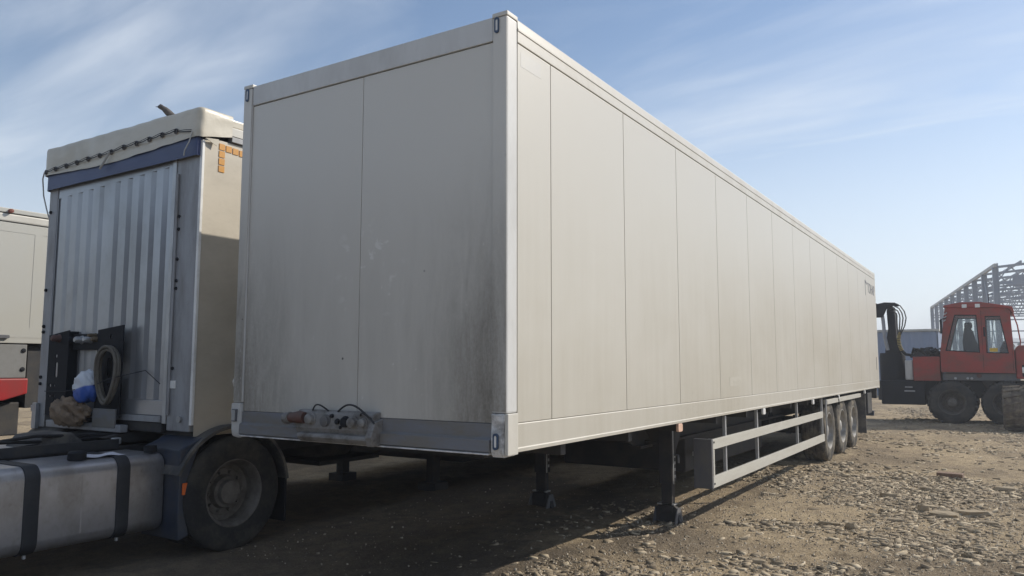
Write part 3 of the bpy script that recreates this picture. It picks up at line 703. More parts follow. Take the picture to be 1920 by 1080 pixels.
# pasted patch near the front top of the long side, and flat lettering by the tail
for (y0, y1, z0, z1) in ((.16, .42, 3.60, 3.70),):
    B(.0002, .0008, y0, y1, z0, z1).build('faded_sticker', mat('faded_grey_sticker', (.52, .51, .485), .4, 0, (.545, .525, .475), .7, (30, 30, 30)), T)
B(.0006, .0016, 4.55, 5.0, 1.42, 1.52).build('faded_sticker', mat('worn_decal', (.47, .445, .385), .5, 0, (.42, .395, .335), .8, (30, 9, 26)), T)
fc = bpy.data.curves.new('lettering', 'FONT'); fc.body = 'TOHAP'; fc.size = .34; fc.extrude = .001; fc.align_x = 'LEFT'
tmp = bpy.data.objects.new('tmp', fc); C.objects.link(tmp)
dg = bpy.context.evaluated_depsgraph_get(); dg.update()
lm = bpy.data.meshes.new_from_object(tmp.evaluated_get(dg)); bpy.data.objects.remove(tmp)
lm.materials.clear()
lm.transform(Matrix(((0, 0, 1, .002), (1.0, 0, 0, 15.42), (0, 1, 0, 3.33), (0, 0, 0, 1))))
link('lettering', lm, 'lettering', T)
MB().box(.001, .003, 15.06, 15.10, 3.24, 3.60).prism([(15.10, 3.60), (15.32, 3.55), (15.32, 3.50), (15.10, 3.54)], 'X', .001, .003).build('emblem', 'lettering', T)
B(.001, .012, 16.35, 16.50, 1.55, 1.85).build('hinge_plate', 'trim', T, .002)
# side marker lamps hanging under the rail
for i, y in enumerate((2.95, 5.93, 8.9, 11.15, 14.3)):
    o = MB().prism(rrect(y - .055, y + .055, 1.04, 1.115, .02), 'X', -.012, .014).build('side_marker', 'paleamber' if i == 0 else 'whitelens', T, .004)
    if i == 3: MB().bar((.0, y - .06, 1.1), (.0, y + .02, .94), .02, .03, (1, 0, 0)).build('bracket', 'black', o)
# chassis
for x in (-.78, -1.77):
    MB().box(x - .07, x + .07, .9, L - .3, 1.085, 1.117).prism([(.9, 1.085), (.9, 1.03), (3.0, 1.03), (3.7, .80), (L - .3, .80), (L - .3, 1.085)], 'X', x - .012, x + .012).box(x - .07, x + .07, 3.7, L - .3, .77, .80).build('chassis_beam', 'chassis', T)
for k in range(14):
    y = .8 + k * 1.15
    B(-2.48, -.07, y, y + .07, 1.03, 1.116).build('cross_member', 'chassis', T)
B(-1.9, -.65, .7, 2.6, .98, 1.03).build('kingpin_plate', 'chassis', T)
B(-2.5, -.80, 5.3, 8.9, .34, 1.0).build('light_block_box', 'chassis', T, .02)  # box spread across the trailer to stop light coming through beneath
MB().tube([(-1.9, 9.3, .72), (-.75, 9.3, .72)], .16, 20).build('air_tank', 'black', T, 0, 40)
for k, (y, z) in enumerate(((5.5, .62), (5.9, .66), (6.3, .6), (7.0, .64))):
    MB().lathe([(.001, .0), (.04, .0), (.05, .02), (.05, .10), (.03, .13), (.001, .13)], (-.72, y, z), 'X', 12).build('brake_valve', 'galv', T, 0, 40)
MB().bar((-.66, 5.2, .58), (-.64, 6.3, .64), .03, .05).build('spare_carrier', 'galv', T)
# landing legs
for x in (-.50, -2.05):
    lg = B(x - .095, x + .05, 3.92, 4.04, .40, 1.10).build('landing_leg', 'legpaint', T, .006)
    B(x - .08, x + .038, 3.935, 4.025, .10, .40).build('inner_leg', 'legpaint', lg, .004)
    B(x + .0505, x + .056, 3.945, 3.965, .40, 1.02).build('slide_strip', 'galv', lg, .001)
    for z in (.46, .53, .60, .67): B(x + .0505, x + .055, 3.985, 4.015, z, z + .03).build('chipped_edge', 'galv', lg)
    MB().prism([(x - .17, .0), (x + .12, .0), (x + .075, .155), (x + .045, .175), (x - .11, .175), (x - .14, .155)], 'Y', 3.95, 4.02).build('foot', 'legpaint', lg, .004)
    MB().prism([(3.86, .0), (4.10, .0), (4.03, .15), (3.94, .15)], 'X', x + .085, x + .097).build('foot_cheek', 'darkgrey', lg)
    MB().prism([(3.86, .0), (4.10, .0), (4.03, .15), (3.94, .15)], 'X', x - .157, x - .145).build('foot_cheek', 'darkgrey', lg)
    MB().bar((x - .13, 3.985, .185), (x + .06, 3.985, .185), .10, .014).build('foot_cap', 'galv', lg)
    MB().tube([(x + .05, 3.98, .70), (x + .10, 3.98, .70), (x + .10, 3.98, .62)], .012, 8).build('crank_stub', 'darkgrey', lg, 0, 60)
    MB().prism([(x - .06, 1.1), (x - .34 if x > -1 else x + .34, 1.1), (x - .06, .55)], 'Y', 3.97, 3.99).build('gusset', 'chassis', lg)
    MB().prism([(4.045, 1.1), (4.5, 1.1), (4.045, .62)], 'X', x - .01, x + .01).build('gusset', 'chassis', lg)
MB().tube([(-2.0, 3.98, .82), (-.55, 3.98, .82)], .022, 10).build('cross_shaft', 'chassis', T)
# side guard: two rails, an end plate and hangers
g = B(-.035, -.004, 3.93, 9.78, .395, .512).build('guard_rail', 'guard', T, .004)
B(-.035, -.004, 3.93, 9.70, .785, .888).build('guard_rail', 'guard', T, .004)
B(-.20, -.004, 3.885, 3.929, .390, .893).build('guard_end', 'darkgrey', T, .006)
B(-.036, -.003, 3.931, 3.975, .515, .783).build('guard_post', 'guard', T, .003)
for y in (4.5, 5.8, 8.0, 9.85):
    MB().box(-.075, -.040, y - .02, y + .02, .40, 1.10).build('guard_hanger', 'galv', T, .004)
for z in (.43, .85): B(-.002, .003, 3.945, 3.962, z, z + .018).build('bolt', 'black', T)
# wheel group
for y in (10.45, 11.75, 13.03):
    wheel(T, (-.235, y, .515), .53, .40, 1, 'rubberdust', 'rim')
    wheel(T, (-2.315, y, .515), .53, .40, -1, 'rubberdust', 'rim')
    MB().tube([(-2.1, y, .515), (-.45, y, .515)], .07, 14).build('axle', 'chassis', T, 0, 40)
    for x in (-.78, -1.77):
        MB().bar((x, y - .55, .70), (x, y + .2, .44), .09, .05).build('trailing_arm', 'chassis', T)
        MB().lathe([(.001, .62), (.11, .62), (.13, .68), (.12, .72), (.13, .76), (.001, .78)], (x, y + .32, -.06), 'Z', 16).build('air_spring', 'black', T, 0, 40)
B(-.06, .004, 10.06, 13.75, .985, 1.062).build('fender_strip', 'guard', T, .006)
B(-.45, -.065, 10.06, 13.75, 1.045, 1.062).build('fender_top', 'black', T)
B(-.02, .0, 9.985, 10.02, .40, 1.07).build('fender_strut', 'galv', T, .003)
# tail: mud flaps, underride bar, lamp bar
for x in (-.44, -2.50): 
    B(x, x + .42, 14.5, 14.53, .18, 1.02).build('mud_flap', 'dustfender', T, .006)
B(-2.45, -.10, 16.3, 16.4, .45, .57).build('underride_bar', 'bluedark', T, .01)
for x in (-1.9, -.65): B(x, x + .08, 16.2, 16.3, .5, 1.1).build('underride_arm', 'chassis', T)
B(-2.48, -.04, 16.45, 16.6, .86, 1.10).build('lamp_bar', 'chassis', T, .01)
for x in (-.45, -2.4): 
    B(x, x + .35, 16.602, 16.64, .9, 1.04).build('tail_lamp', 'amber', T, .01)
B(-.42, -.08, 15.3, 15.95, .55, 1.02).build('tool_box', 'chassis', T, .015)

# ================================================================== tarpaulin trailer behind
S = thing('curtain_trailer', 'curtain-sided semi-trailer with ribbed aluminium front wall and cream roof tarp', 'trailer', (-4.8, 7, 0))
SX, SL, SY = -3.50, -6.14, .30
B(SL + .02, SX - .02, SY + .06, 13.9, 1.02, 1.12).build('floor', 'chassis', S)
B(SL + .17, -3.93, SY + .06, SY + .08, 1.12, 3.72).build('front_core', 'bulk', S)
# pressed front sheet: saw-tooth ribs that stop short of a flat head strip
ribx = [-5.922, -5.709, -5.501, -5.299, -5.092, -4.807, -4.596, -4.399, -4.200, -4.006]
zt0, zt1, zb_ = 3.44, 3.515, 1.33
edges_l = [SL + .17] + ribx
prev = SL + .17
for i, x in enumerate(ribx):
    zt = zt0 + (zt1 - zt0) * (x + 5.922) / 1.916
    fl = x - .085                      # flat up to here, then the sheet sinks and steps back out
    m = MB(); y0, y1 = SY, SY + .028
    m.v += [(prev, y0, zb_), (fl, y0, zb_), (x - .008, y1, zb_), (x, y0, zb_), (prev, y0, zt), (fl, y0, zt), (x - .008, y1, zt), (x, y0, zt)]
    m.f += [(0, 1, 5, 4), (1, 2, 6, 5), (2, 3, 7, 6), (5, 6, 7), (1, 3, 2)]
    m.build('rib', 'bulk', S)
    B(prev, x, y0, y0 + .03, zt + .0005, 3.70).build('head_sheet', 'bulk', S)
    prev = x
B(prev, -3.925, SY, SY + .03, zb_, 3.70).build('edge_sheet', 'bulk', S, .002)
B(SL + .17, -3.925, SY - .006, SY + .03, 1.19, 1.328).build('kick_plate', 'bulk', S, .004)
B(SL + .17, -3.93, SY - .03, SY + .03, 1.13, 1.186).build('sill', 'bulkpost', S, .004)
B(SL + .17, -3.93, SY - .012, SY + .03, 1.04, 1.127).build('sill_lower', 'chassis', S, .004)
B(-3.92, -3.865, SY - .018, SY + .04, 1.12, 3.70).build('edge_strip', 'galv', S, .004)
B(-3.862, SX - .03, SY - .008, SY + .10, 1.06, 3.70).build('corner_post', 'bulkpost', S, .01)
MB().tube([(-3.83, SY - .02, 1.2), (-3.83, SY - .02, 3.42)], .014, 8).build('post_tube', 'bulkpost', S, 0, 60)
for z in (1.62, 2.35, 2.42, 2.62, 2.9, 3.02): MB().lathe([(.001, -.014), (.014, -.012), (.016, 0)], (-3.80, SY - .008, z), 'Y', 8).build('bolt', 'black', S)
B(-3.82, -3.74, SY - .016, SY - .008, 1.44, 1.51).build('white_tag', 'whitelens', S)
B(SL - .01, SL + .155, SY - .008, SY + .10, 1.0, 3.66).build('corner_post', 'bulkpost', S, .01)
for z in (1.45, 1.52, 2.0, 2.06, 2.45, 3.3): MB().lathe([(.001, -.02), (.016, -.018), (.018, 0)], (SL + .04, SY - .008, z), 'Y', 8).build('bolt', 'black', S)
B(SL - .03, SL + .05, SY - .05, SY - .009, .98, 1.25).build('post_hinge', 'galv', S, .006)
B(SL - .12, SL - .03, SY - .02, SY + .02, 1.16, 1.22).build('latch', 'galv', S, .006)
B(SX - .029, SX + .006, SY - .012, SY + .014, 1.12, 3.70).build('edge_trim', 'whitelens', S, .004)
MB().tube([(-3.66, SY - .03, 1.17), (-3.66, SY - .01, 1.17)], .03, 10).build('buffer', 'galv', S, 0, 40)
# side curtain with faint billow
def curt(u, v):
    y = SY + .02 + (13.6 - .0) * u ** 1.6; z = 1.02 + 2.72 * v
    b_ = .012 * math.sin(y * 5.2 + z * .8) * (1 - (2 * v - 1) ** 4) + .016 * (float(vn(np.array([y * 1.7]), np.array([z * 2.3]), 61)[0]) - .5)
    b_ *= max(0.0, min(1.0, (y - .75) / .5))
    return (SX + b_ - .004, y, z)
MB().grid(curt, 90, 26).build('side_curtain', 'curtain', S, 0, 60)
for y, z in ((.47, 3.71), (.545, 3.705), (.62, 3.70), (.695, 3.695), (.47, 3.64), (.47, 3.57), (.47, 3.50)):
    B(SX - .004, SX + .002, y, y + .062, z - .058, z).build('reflector_square', 'orange', S)
B(SX - .04, SX + .022, .59, 13.9, 3.75, 3.80).build('cant_rail', 'bulkpost', S, .004)
B(SX - .04, SX + .016, .59, 13.9, 3.808, 3.89).build('cant_rail', 'trim', S, .004)
B(SX - .06, SX - .002, .59, 13.9, 3.898, 3.97).build('roof_edge', 'tarp', S, .01)
B(SL + .02, SX - .03, .5, 13.9, 3.93, 3.985).build('roof', 'tarp', S, .01)
B(SL, SL + .03, SY + .1, 13.9, 1.05, 3.9).build('far_curtain', 'curtain', S)
B(SL + .04, SX - .04, 13.86, 13.9, 1.05, 3.9).build('rear_wall', 'bulk', S)
MB().prism([(.70, 1.50), (.74, 1.56), (.80, 1.40), (.76, 1.34)], 'X', SX + .005, SX + .03).build('buckle', 'whitelens', S, .004)
B(SX + .002, SX + .01, .76, 1.3, 1.36, 1.44).build('strap_patch', 'orange', S)
# roof tarp wrapping the front: side return, rounded corner, front, corner, side
def path(off, n=80):
    xr, xl, yf, rc = SX + .03 + off, SL - .05 - off, SY - .07 - off, .055
    segs = [((xr, .72), (xr, yf + rc)), None, ((xr - rc, yf), (xl + rc, yf)), None, ((xl, yf + rc), (xl, .72))]
    pts = []
    def add(p): pts.append(p)
    for k in range(8): add((xr, .585 + (yf + rc - .585) * k / 8))
    for k in range(9): a = -PI / 2 * k / 9; add((xr - rc + rc * math.cos(a), yf + rc + rc * math.sin(a)))
    for k in range(60): add((xr - rc + (xl + rc - xr + rc) * k / 60, yf))
    for k in range(9): a = -PI / 2 - PI / 2 * k / 9; add((xl + rc + rc * math.cos(a), yf + rc + rc * math.sin(a)))
    for k in range(9): add((xl, yf + rc + (.72 - yf - rc) * k / 8))
    return pts
PT = path(0); NP_ = len(PT) - 1
def tarp(u, v):
    k = u * NP_; i = int(round(k)); x, y = PT[i]
    zl = 3.675 + .02 * math.sin(u * 9) + .03 * (1 - u) + (.085 * (1 - u / .09) if u < .09 else 0)
    prof = [(0, zl), (.003, zl + .09), (.002, zl + .18), (.006, 3.972), (.016, 3.996), (.04, 4.006), (.35, 4.02)]
    t = v * (len(prof) - 1); a = min(int(t), len(prof) - 2); f = t - a
    ins = prof[a][0] * (1 - f) + prof[a + 1][0] * f; z = prof[a][1] * (1 - f) + prof[a + 1][1] * f
    cx, cy = (SX + SL) / 2, .9
    dx, dy = (cx - x) / 1.35, (cy - y) / .75
    dx = max(-1, min(1, dx * 1.0)) ; 
    if -6.0 < x < -3.7: dx = 0
    dl = math.hypot(dx, dy) or 1
    nz = float(vn(np.array([x * 7 + y * 5]), np.array([z * 9 + y * 4]), 51)[0]) - .5
    return (x + dx / dl * ins, y + dy / dl * ins - nz * .014 * (1 if v < .7 else .3), z + nz * .006)
MB().grid(tarp, NP_, 18).build('roof_tarp', 'tarp', S, 0, 70)
PN = path(-.018)
def navy(u, v):
    x, y = PN[min(int(round(8 + u * (NP_ - 10))), len(PN) - 1)]
    x = min(x, SX - .02) if x > -4 else x
    z = 3.535 + .20 * v + .02 * (1 - u)
    nz = float(vn(np.array([x * 4]), np.array([z * 3]), 53)[0]) - .5
    return (x, y - nz * .01, z)
MB().grid(navy, NP_ - 10, 5).build('roof_band', 'navy', S, 0, 70)['label'] = 'navy blue band below the cream tarp'
MB().prism([(.44, 3.735), (.42, 3.665), (.30, 3.715)], 'X', SX + .026, SX + .032).build('tarp_corner', 'tarp', S)
ex = [(-3.56, 3.775), (-3.807, 3.812), (-4.022, 3.811), (-4.225, 3.802), (-4.435, 3.794), (-4.651, 3.79), (-4.864, 3.774), (-5.075, 3.767), (-5.292, 3.765), (-5.504, 3.756), (-5.713, 3.751), (-5.927, 3.746), (-6.12, 3.737)]
tor = MB(); 
for k in range(14):
    pass
ring = MB().tube([(.02 * math.cos(2 * PI * k / 12), 0, .02 * math.sin(2 * PI * k / 12)) for k in range(13)], .009, 6).mesh('eyelet', 0, 60)
ring.materials.append(M['darkgrey'])
for x, z in ex: link('eyelet', ring, None, S, Matrix.Translation((x, .222 if x < -3.6 else .25, z)))
rp_ = []
for (x, z), (x2, z2) in zip(ex[:-1], ex[1:]):
    for f in (0, .33, .66): rp_.append((x + (x2 - x) * f, .208 + (.03 if x > -3.6 and f == 0 else 0), z + (z2 - z) * f - .012 * math.sin(PI * f)))
MB().tube(rp_, .0045, 6).build('lacing_cord', 'rope', S, 0, 60)
MB().tube([(p[0], p[1], p[2] + .016 + .004 * math.sin(i * 2.1)) for i, p in enumerate(rp_)], .003, 6).build('lacing_cord', 'rope', S, 0, 60)
MB().tube([(-3.56, .22, 3.77), (-3.58, .21, 3.68), (-3.63, .20, 3.60), (-3.64, .2, 3.55)], .006, 6).build('cord_end', 'palerope', S, 0, 60)
MB().tube([(-4.87, .205, 3.77), (-4.93, .2, 3.70), (-5.02, .2, 3.62)], .012, 6).build('cord_end', 'palerope', S, 0, 60)
MB().tube([(-6.13, .21, 3.73), (-6.24, .25, 3.68), (-6.26, .28, 3.5), (-6.22, .3, 3.35), (-6.16, .3, 3.25)], .007, 6).build('cord_end', 'palerope', S, 0, 60)
# holder plates for the trailer couplings
hl = plate('holder_plate', [(-5.80, 1.14), (-5.42, 1.14), (-5.42, 2.0), (-5.80, 1.955)], [circ(-5.64, 1.74, .022), rrect(-5.655, -5.60, 1.52, 1.68, .026), circ(-5.65, 1.44, .016), circ(-5.73, 1.44, .02), circ(-5.65, 1.33, .014), circ(-5.73, 1.33, .018), rrect(-5.66, -5.60, 1.10 + .08, 1.30, .026)], 'Y', SY - .10, .012, 'black', S)
hr = plate('holder_plate', [(-4.89, 1.16), (-4.46, 1.16), (-4.46, 2.03), (-4.89, 1.99)], [circ(-4.66, 1.92, .02), circ(-4.66, 1.79, .018), rrect(-4.71, -4.61, 1.53, 1.72, .04), circ(-4.48, 1.88, .008), circ(-4.48, 1.76, .008), circ(-4.48, 1.64, .008), circ(-4.67, 1.46, .015), circ(-4.67, 1.32, .015)], 'Y', SY - .10, .012, 'black', S)
B(-5.43, -5.42, SY - .088, SY - .002, 1.14, 1.99).build('plate_flange', 'black', hl); B(-4.89, -4.88, SY - .088, SY - .002, 1.16, 1.99).build('plate_flange', 'black', hr)
cbar = B(-5.42, -4.89, SY - .06, SY - .002, 1.80, 1.96).build('coupling_bar', 'black', S, .006)
for x, z, m_, r_ in ((-5.60, 1.92, 'redcap', .035), (-5.24, 1.90, 'galv', .035), (-5.08, 1.90, 'galv', .03), (-5.0, 1.94, 'brass', .02), (-4.93, 1.90, 'brass', .028), (-5.36, 1.9, 'black', .035)):
    MB().lathe([(.001, -.08), (r_ * .6, -.08), (r_, -.06), (r_, -.02), (r_ * 1.3, 0)], (x, SY - (.10 if x < -5.5 else .06), z), 'Y', 10).build('coupling', m_, cbar, 0, 40)
B(-4.88, -4.50, SY - .12, SY - .101, 1.06, 1.235).build('bracket_plate', 'skirt', S, .004)
B(-5.75, -4.42, SY - .11, SY - .031, 1.02, 1.09).build('bottom_ledge', 'bulkpost', S, .008)
MB().bar((SL + .17, SY - .02, 1.30), (-5.8, SY - .02, 1.30), .01, .03).build('side_ledge', 'galv', S)
# cable coil, tied sack and bag on the ledge: things of their own
coil = MB()
for q in range(4):
    rr = random.uniform(-.012, .012)
    coil.tube([(-4.615 + (.155 + rr) * math.cos(2 * PI * k / 30), SY - .125 - .014 * q + .015 * math.sin(4 * PI * k / 30), 1.555 + (.26 + rr * 2) * math.sin(2 * PI * k / 30)) for k in range(31)], .016, 7, False)
coil.tube([(-4.75, SY - .16, 1.68), (-4.80, SY - .16, 1.62), (-4.78, SY - .15, 1.55)], .012, 6)
tag(coil.build('cable_coil', 'cable', None, 0, 60), 'muddy oval cable coil hanging on the right black holder plate', 'cable')
def blob(name, c, r3, seed, m, amp=.25, fr=5.0):
    bm = bmesh.new(); bmesh.ops.create_icosphere(bm, subdivisions=4, radius=1)
    for v in bm.verts:
        d = v.co.copy(); nz = float(ridge(np.array([d.x * fr + d.z * 2 + seed]), np.array([d.y * fr + d.z * fr * .8]), seed)[0]) - .5
        nz2 = float(vn(np.array([d.x * fr * 3 + seed]), np.array([(d.z + d.y) * fr * 2.6]), seed + 3)[0]) - .5
        s_ = 1 + amp * nz + amp * .4 * nz2
        v.co = Vector((c[0] + d.x * r3[0] * s_, c[1] + d.y * r3[1] * s_, c[2] + max(d.z, -.8) * r3[2] * s_))
    me = bpy.data.meshes.new(name); bm.to_mesh(me); bm.free(); me.polygons.foreach_set('use_smooth', [True] * len(me.polygons))
    return link(name, me, m)
tag(blob('cloth_sack', (-5.20, SY - .17, 1.185), (.23, .10, .125), 5, 'rag', .75, 3.0), 'crumpled brown sack on the ledge between black plates', 'sack')
mb_, t_, b_ = new_mat('white_and_blue_plastic_bag')
tcn = t_.nodes.new('ShaderNodeTexCoord'); s_ = t_.nodes.new('ShaderNodeSeparateXYZ'); t_.links.new(tcn.outputs['Object'], s_.inputs[0])
edge = mathn(t_, 'ADD', s_.outputs[2], mathn(t_, 'MULTIPLY', s_.outputs[0], -.25))
t_.links.new(mix(t_, smooth(t_, edge, 2.66, 2.68), (.05, .13, .50), (.62, .66, .72)), b_.inputs['Base Color']); b_.inputs['Roughness'].default_value = .45
tag(blob('plastic_bag', (-4.99, SY - .13, 1.43), (.15, .09, .16), 8, mb_, .32, 2.6), 'round white and blue plastic bag wedged above brown sack', 'bag')
MB().tube([(-5.80, SY - .115, 1.38), (-5.4, SY - .12, 1.385), (-5.1, SY - .24, 1.40), (-4.86, SY - .14, 1.45), (-4.5, SY - .2, 1.52), (-4.2, SY - .02, 1.60), (-3.95, SY - .03, 1.48)], .004, 5).build('tie_string', 'rope', S, 0, 60)
# running gear, mostly in the dark
for x in (-4.3, -5.35):
    B(x - .07, x + .07, 1.0, 13.5, .72, 1.0).build('chassis_beam', 'chassis', S)
for x in (-3.86, -5.5):
    lg = B(x - .06, x + .06, 4.12, 4.26, .12, 1.0).build('landing_leg', 'chassis', S, .006)
    B(x - .14, x + .14, 4.05, 4.33, .0, .12).build('foot', 'chassis', lg, .01)
for y in (9.2, 10.5, 11.8):
    wheel(S, (-3.73, y, .515), .53, .40, 1, 'rubber', 'rimdark'); wheel(S, (-5.9, y, .515), .53, .40, -1, 'rubber', 'rimdark')
    MB().tube([(-5.7, y, .515), (-3.9, y, .515)], .07, 12).build('axle', 'chassis', S)
B(-3.60, -3.54, 2.6, 13.6, .86, 1.02).build('side_rail', 'chassis', S)
B(-6.0, -3.75, 4.7, 8.3, .32, 1.0).build('light_block_box', 'chassis', S, .02)  # unseen box added to hide lit ground and block light from beyond
for z in (.40, .66): B(-6.06, -6.02, 1.9, 8.4, z, z + .14).build('guard_rail', 'bulkpost', S)  # far-side rails added as further light blockers
MB().lathe([(.30, -.13), (.48, -.14), (.52, -.08), (.52, .08), (.48, .14), (.30, .13)], (-4.8, 2.9, .70), 'Z', 28).build('added_spare_wheel', 'rubber', S, 0, 35)  # wheel and its carrier added to keep the underside dark
B(-5.5, -4.1, 2.4, 3.4, .50, .545).build('spare_carrier', 'chassis', S)

# ================================================================== tractor unit in front of the tarpaulin trailer
K = thing('semi_tractor', 'rear half of dark truck tractor with aluminium fuel tank', 'truck', (-4.8, 0, 0))
tk = MB().prism(rrect(-4.26, -3.60, .245, .892, .10, 6), 'Y', -2.3, .125).build('fuel_tank', 'alutank', K, .022, 50)
MB().prism(rrect(-4.2, -3.66, .30, .84, .09, 5), 'Y', .1251, .14).build('tank_end', 'alutank', tk, .01, 50)
for y in (-.955, -.245):
    o_ = rrect(-4.268, -3.592, .237, .900, .104, 6)
    MB().prism(o_, 'Y', y - .055, y + .055).build('tank_strap', 'strap', tk, .004, 50)
    MB().tube([(-3.66, y, .24), (-3.66, y, .215)], .014, 8).build('strap_bolt', 'galv', tk)
for y in (-1.45, -.58): MB().box(-3.602, -3.5985, y - .006, y + .006, .34, .80).build('weld_seam', 'alutank', tk)
MB().lathe([(.001, .965), (.055, .962), (.068, .95), (.07, .90), (.06, .885), (.05, .88)], (-3.74, -.56, 0), 'Z', 20).build('fuel_cap', 'black', tk, 0, 40)
MB().prism([(.135, .93), (.36, 1.02), (.26, .78), (.20, .50), (.25, .19), (.15, .165), (.135, .40)], 'X', -3.95, -3.41).build('mudguard_front', 'bluedark', K, .015)
B(-3.409, -3.395, .165, .215, .545, .645).build('side_marker', 'amber', K, .006)
def arch(x0, x1, m_, nm, a0=.12, a1=2.75):
    mb = MB().lathe([(.615, x0), (.628, x0), (.628, x1), (.600, x1 + .0), (.600, x1 - .02), (.615, x1 - .02), (.615, x0)], (0, .68, .48), 'X', 40, a0, a1)
    return mb.build(nm, m_, K, 0, 40)
arch(-3.98, -3.37, 'dustfender', 'fender'); arch(-6.22, -5.62, 'dustfender', 'fender')
B(-3.95, -3.42, 1.30, 1.325, .14, .6).build('mud_flap', 'black', K, .006)
for x in (-3.515, -3.84, -6.085, -5.76):
    wheel(K, (x, .69, .497), .512, .285, 1 if x > -5 else -1, 'rubber', 'rimdark', True)
MB().tube([(-5.7, .69, .5), (-3.9, .69, .5)], .11, 14).build('axle', 'chassis', K, 0, 40)
for x in (-4.42, -5.22):
    B(x - .04, x + .04, -3.0, 1.9, .64, .90).build('chassis_rail', 'chassis', K, .004)
B(-5.25, -4.40, 1.75, 1.9, .62, .88).build('cross_member', 'chassis', K)
B(-5.18, -4.46, -1.9, -1.7, .62, .86).build('cross_member', 'chassis', K)
MB().prism([(.05, .98), (.5, 1.05), (1.3, 1.05), (1.5, .94), (1.3, .92), (.3, .92)], 'X', -5.2, -4.45).build('fifth_wheel', 'chassis', K, .01)
B(-5.9, -4.7, -1.3, -.35, .90, .93).build('deck_cover', 'galv', K, .006)
MB().prism([(-.55, .90), (-.45, 1.03), (-.2, 1.05), (-.02, .90)], 'X', -5.0, -4.5).build('valve_cover', 'dustfender', K, .02)
MB().lathe([(.001, -.5), (.1, -.5), (.13, -.46), (.13, .46), (.1, .5), (.001, .5)], (-4.6, -.75, .78), 'Y', 16).build('air_tank', 'black', K, 0, 40)
for k in range(5):
    y0 = -1.6 + k * .28; z0 = .93 + .03 * (k % 3)
    MB().tube([(-4.4 - .06 * k, y0, z0), (-4.45, y0 + .5, z0 + .06 * math.sin(k)), (-4.5 - .03 * k, y0 + .95, z0 + .02), (-4.55, y0 + 1.5, .98)], .016, 6).build('air_line', 'hose', K, 0, 60)
MB().prism([(-4.36, .90), (-4.30, .98), (-4.27, .98), (-4.27, .90)], 'Y', -1.0, .1).build('tank_bracket', 'chassis', K)
B(-4.34, -4.28, .06, .13, .93, .99).build('valve', 'galv', K, .01)
MB().lathe([(.001, .96), (.05, .955), (.055, .90)], (-3.72, .06, 0), 'Z', 14).build('filler_neck', 'black', tk, 0, 40)
cb = MB().prism([(-2.62, .95), (-2.58, 1.1), (-2.58, 3.45), (-2.75, 3.75), (-3.6, 3.85), (-4.4, 3.60), (-4.82, 2.7), (-4.95, 2.0), (-4.98, .55), (-4.45, .45), (-4.35, 1.05), (-3.75, 1.12), (-3.2, 1.05), (-3.1, .75), (-2.66, .75)], 'X', -6.08, -3.66).build('cab', 'bluedark', K, .03)
MB().prism([(-3.35, 2.05), (-4.35, 2.0), (-4.45, 2.55), (-4.25, 2.85), (-3.4, 2.85)], 'X', -3.662, -3.655).build('side_window', 'seat', cb)
MB().prism([(-4.90, 2.05), (-4.60, 3.15), (-4.62, 3.16), (-4.93, 2.05)], 'X', -5.95, -3.79).build('windscreen', 'seat', cb)
B(-3.66, -3.63, -3.46, -3.40, 1.65, 1.72).build('door_handle', 'black', cb, .006)
for x in (-3.80, -5.94): wheel(K, (x, -3.75, .497), .512, .30, 1 if x > -5 else -1, 'rubber', 'rimdark')
MB().tube([(-5.6, -3.75, .5), (-4.1, -3.75, .5)], .08, 12).build('front_axle', 'chassis', K, 0, 40)
for x in (-4.42, -5.22): B(x - .04, x + .04, -4.6, -3.001, .60, .86).build('chassis_rail', 'chassis', K, .004)
pp = MB().grid(lambda u, v: (-3.90 + .20 * v, -.50 + .33 * u, .9015 + .012 * math.sin(u * 5 + v * 2) ** 2), 10, 6)
tag(pp.build('paper_sheet', 'paper', None, 0, 60), 'crumpled white paper lying on top of the fuel tank', 'paper')

# ================================================================== red and cream lorry at the left edge
Q = thing('red_lorry', 'cream box lorry with red lower flank at the left edge', 'lorry', (-11, 3, 0))
QX = -9.8
B(-12.3, QX, -1.5, 10, 1.965, 3.76).build('box_body', 'creambox', Q, .01)
B(-12.3, QX + .02, -1.5, 10, 3.768, 3.885).build('body_rail', 'trim', Q, .02)
B(-12.32, QX + .03, -1.5, 10, 3.895, 3.965).build('roof_edge', 'creambox', Q, .01)
plate('panel_frame', [(-1.4, 2.05), (9.9, 2.05), (9.9, 3.70), (-1.4, 3.70)], [[(-1.2, 2.2), (1.9, 2.2), (1.9, 3.62), (-1.2, 3.62)], [(2.0, 2.2), (9.7, 2.2), (9.7, 3.62), (2.0, 3.62)]], 'X', QX + .0005, .003, 'creambox', Q)
MB().prism(rrect(1.25, 1.62, 2.035, 2.085, .02), 'X', QX + .011, QX + .04).build('door_handle', 'darkgrey', Q, .004)
for y in (1.52,): MB().lathe([(.001, .06), (.03, .05), (.035, 0)], (QX + .03, y, 3.92), 'X', 10).build('roof_lamp', 'rust', Q, 0, 40)
B(-12.2, QX - .02, -1.5, 1.90, 1.45, 1.955).build('locker', 'greybox', Q, .015)
MB().prism([(-1.5, 1.10), (1.6, 1.125), (1.93, 1.22), (1.93, 1.445), (-1.5, 1.445)], 'X', -12.2, QX).build('red_flank', 'redtruck', Q, .02)
for z in (1.58, 1.86): MB().lathe([(.001, .02), (.03, .015), (.035, 0)], (QX - .02, 1.85, z), 'X', 10).build('locker_bolt', 'black', Q, 0, 40)
B(-12.0, QX - .1, 1.95, 9.8, 1.0, 1.94).build('underframe', 'chassis', Q)
B(-12.0, QX - .15, -1.4, 1.9, .6, 1.09).build('lower_frame', 'chassis', Q, .02)
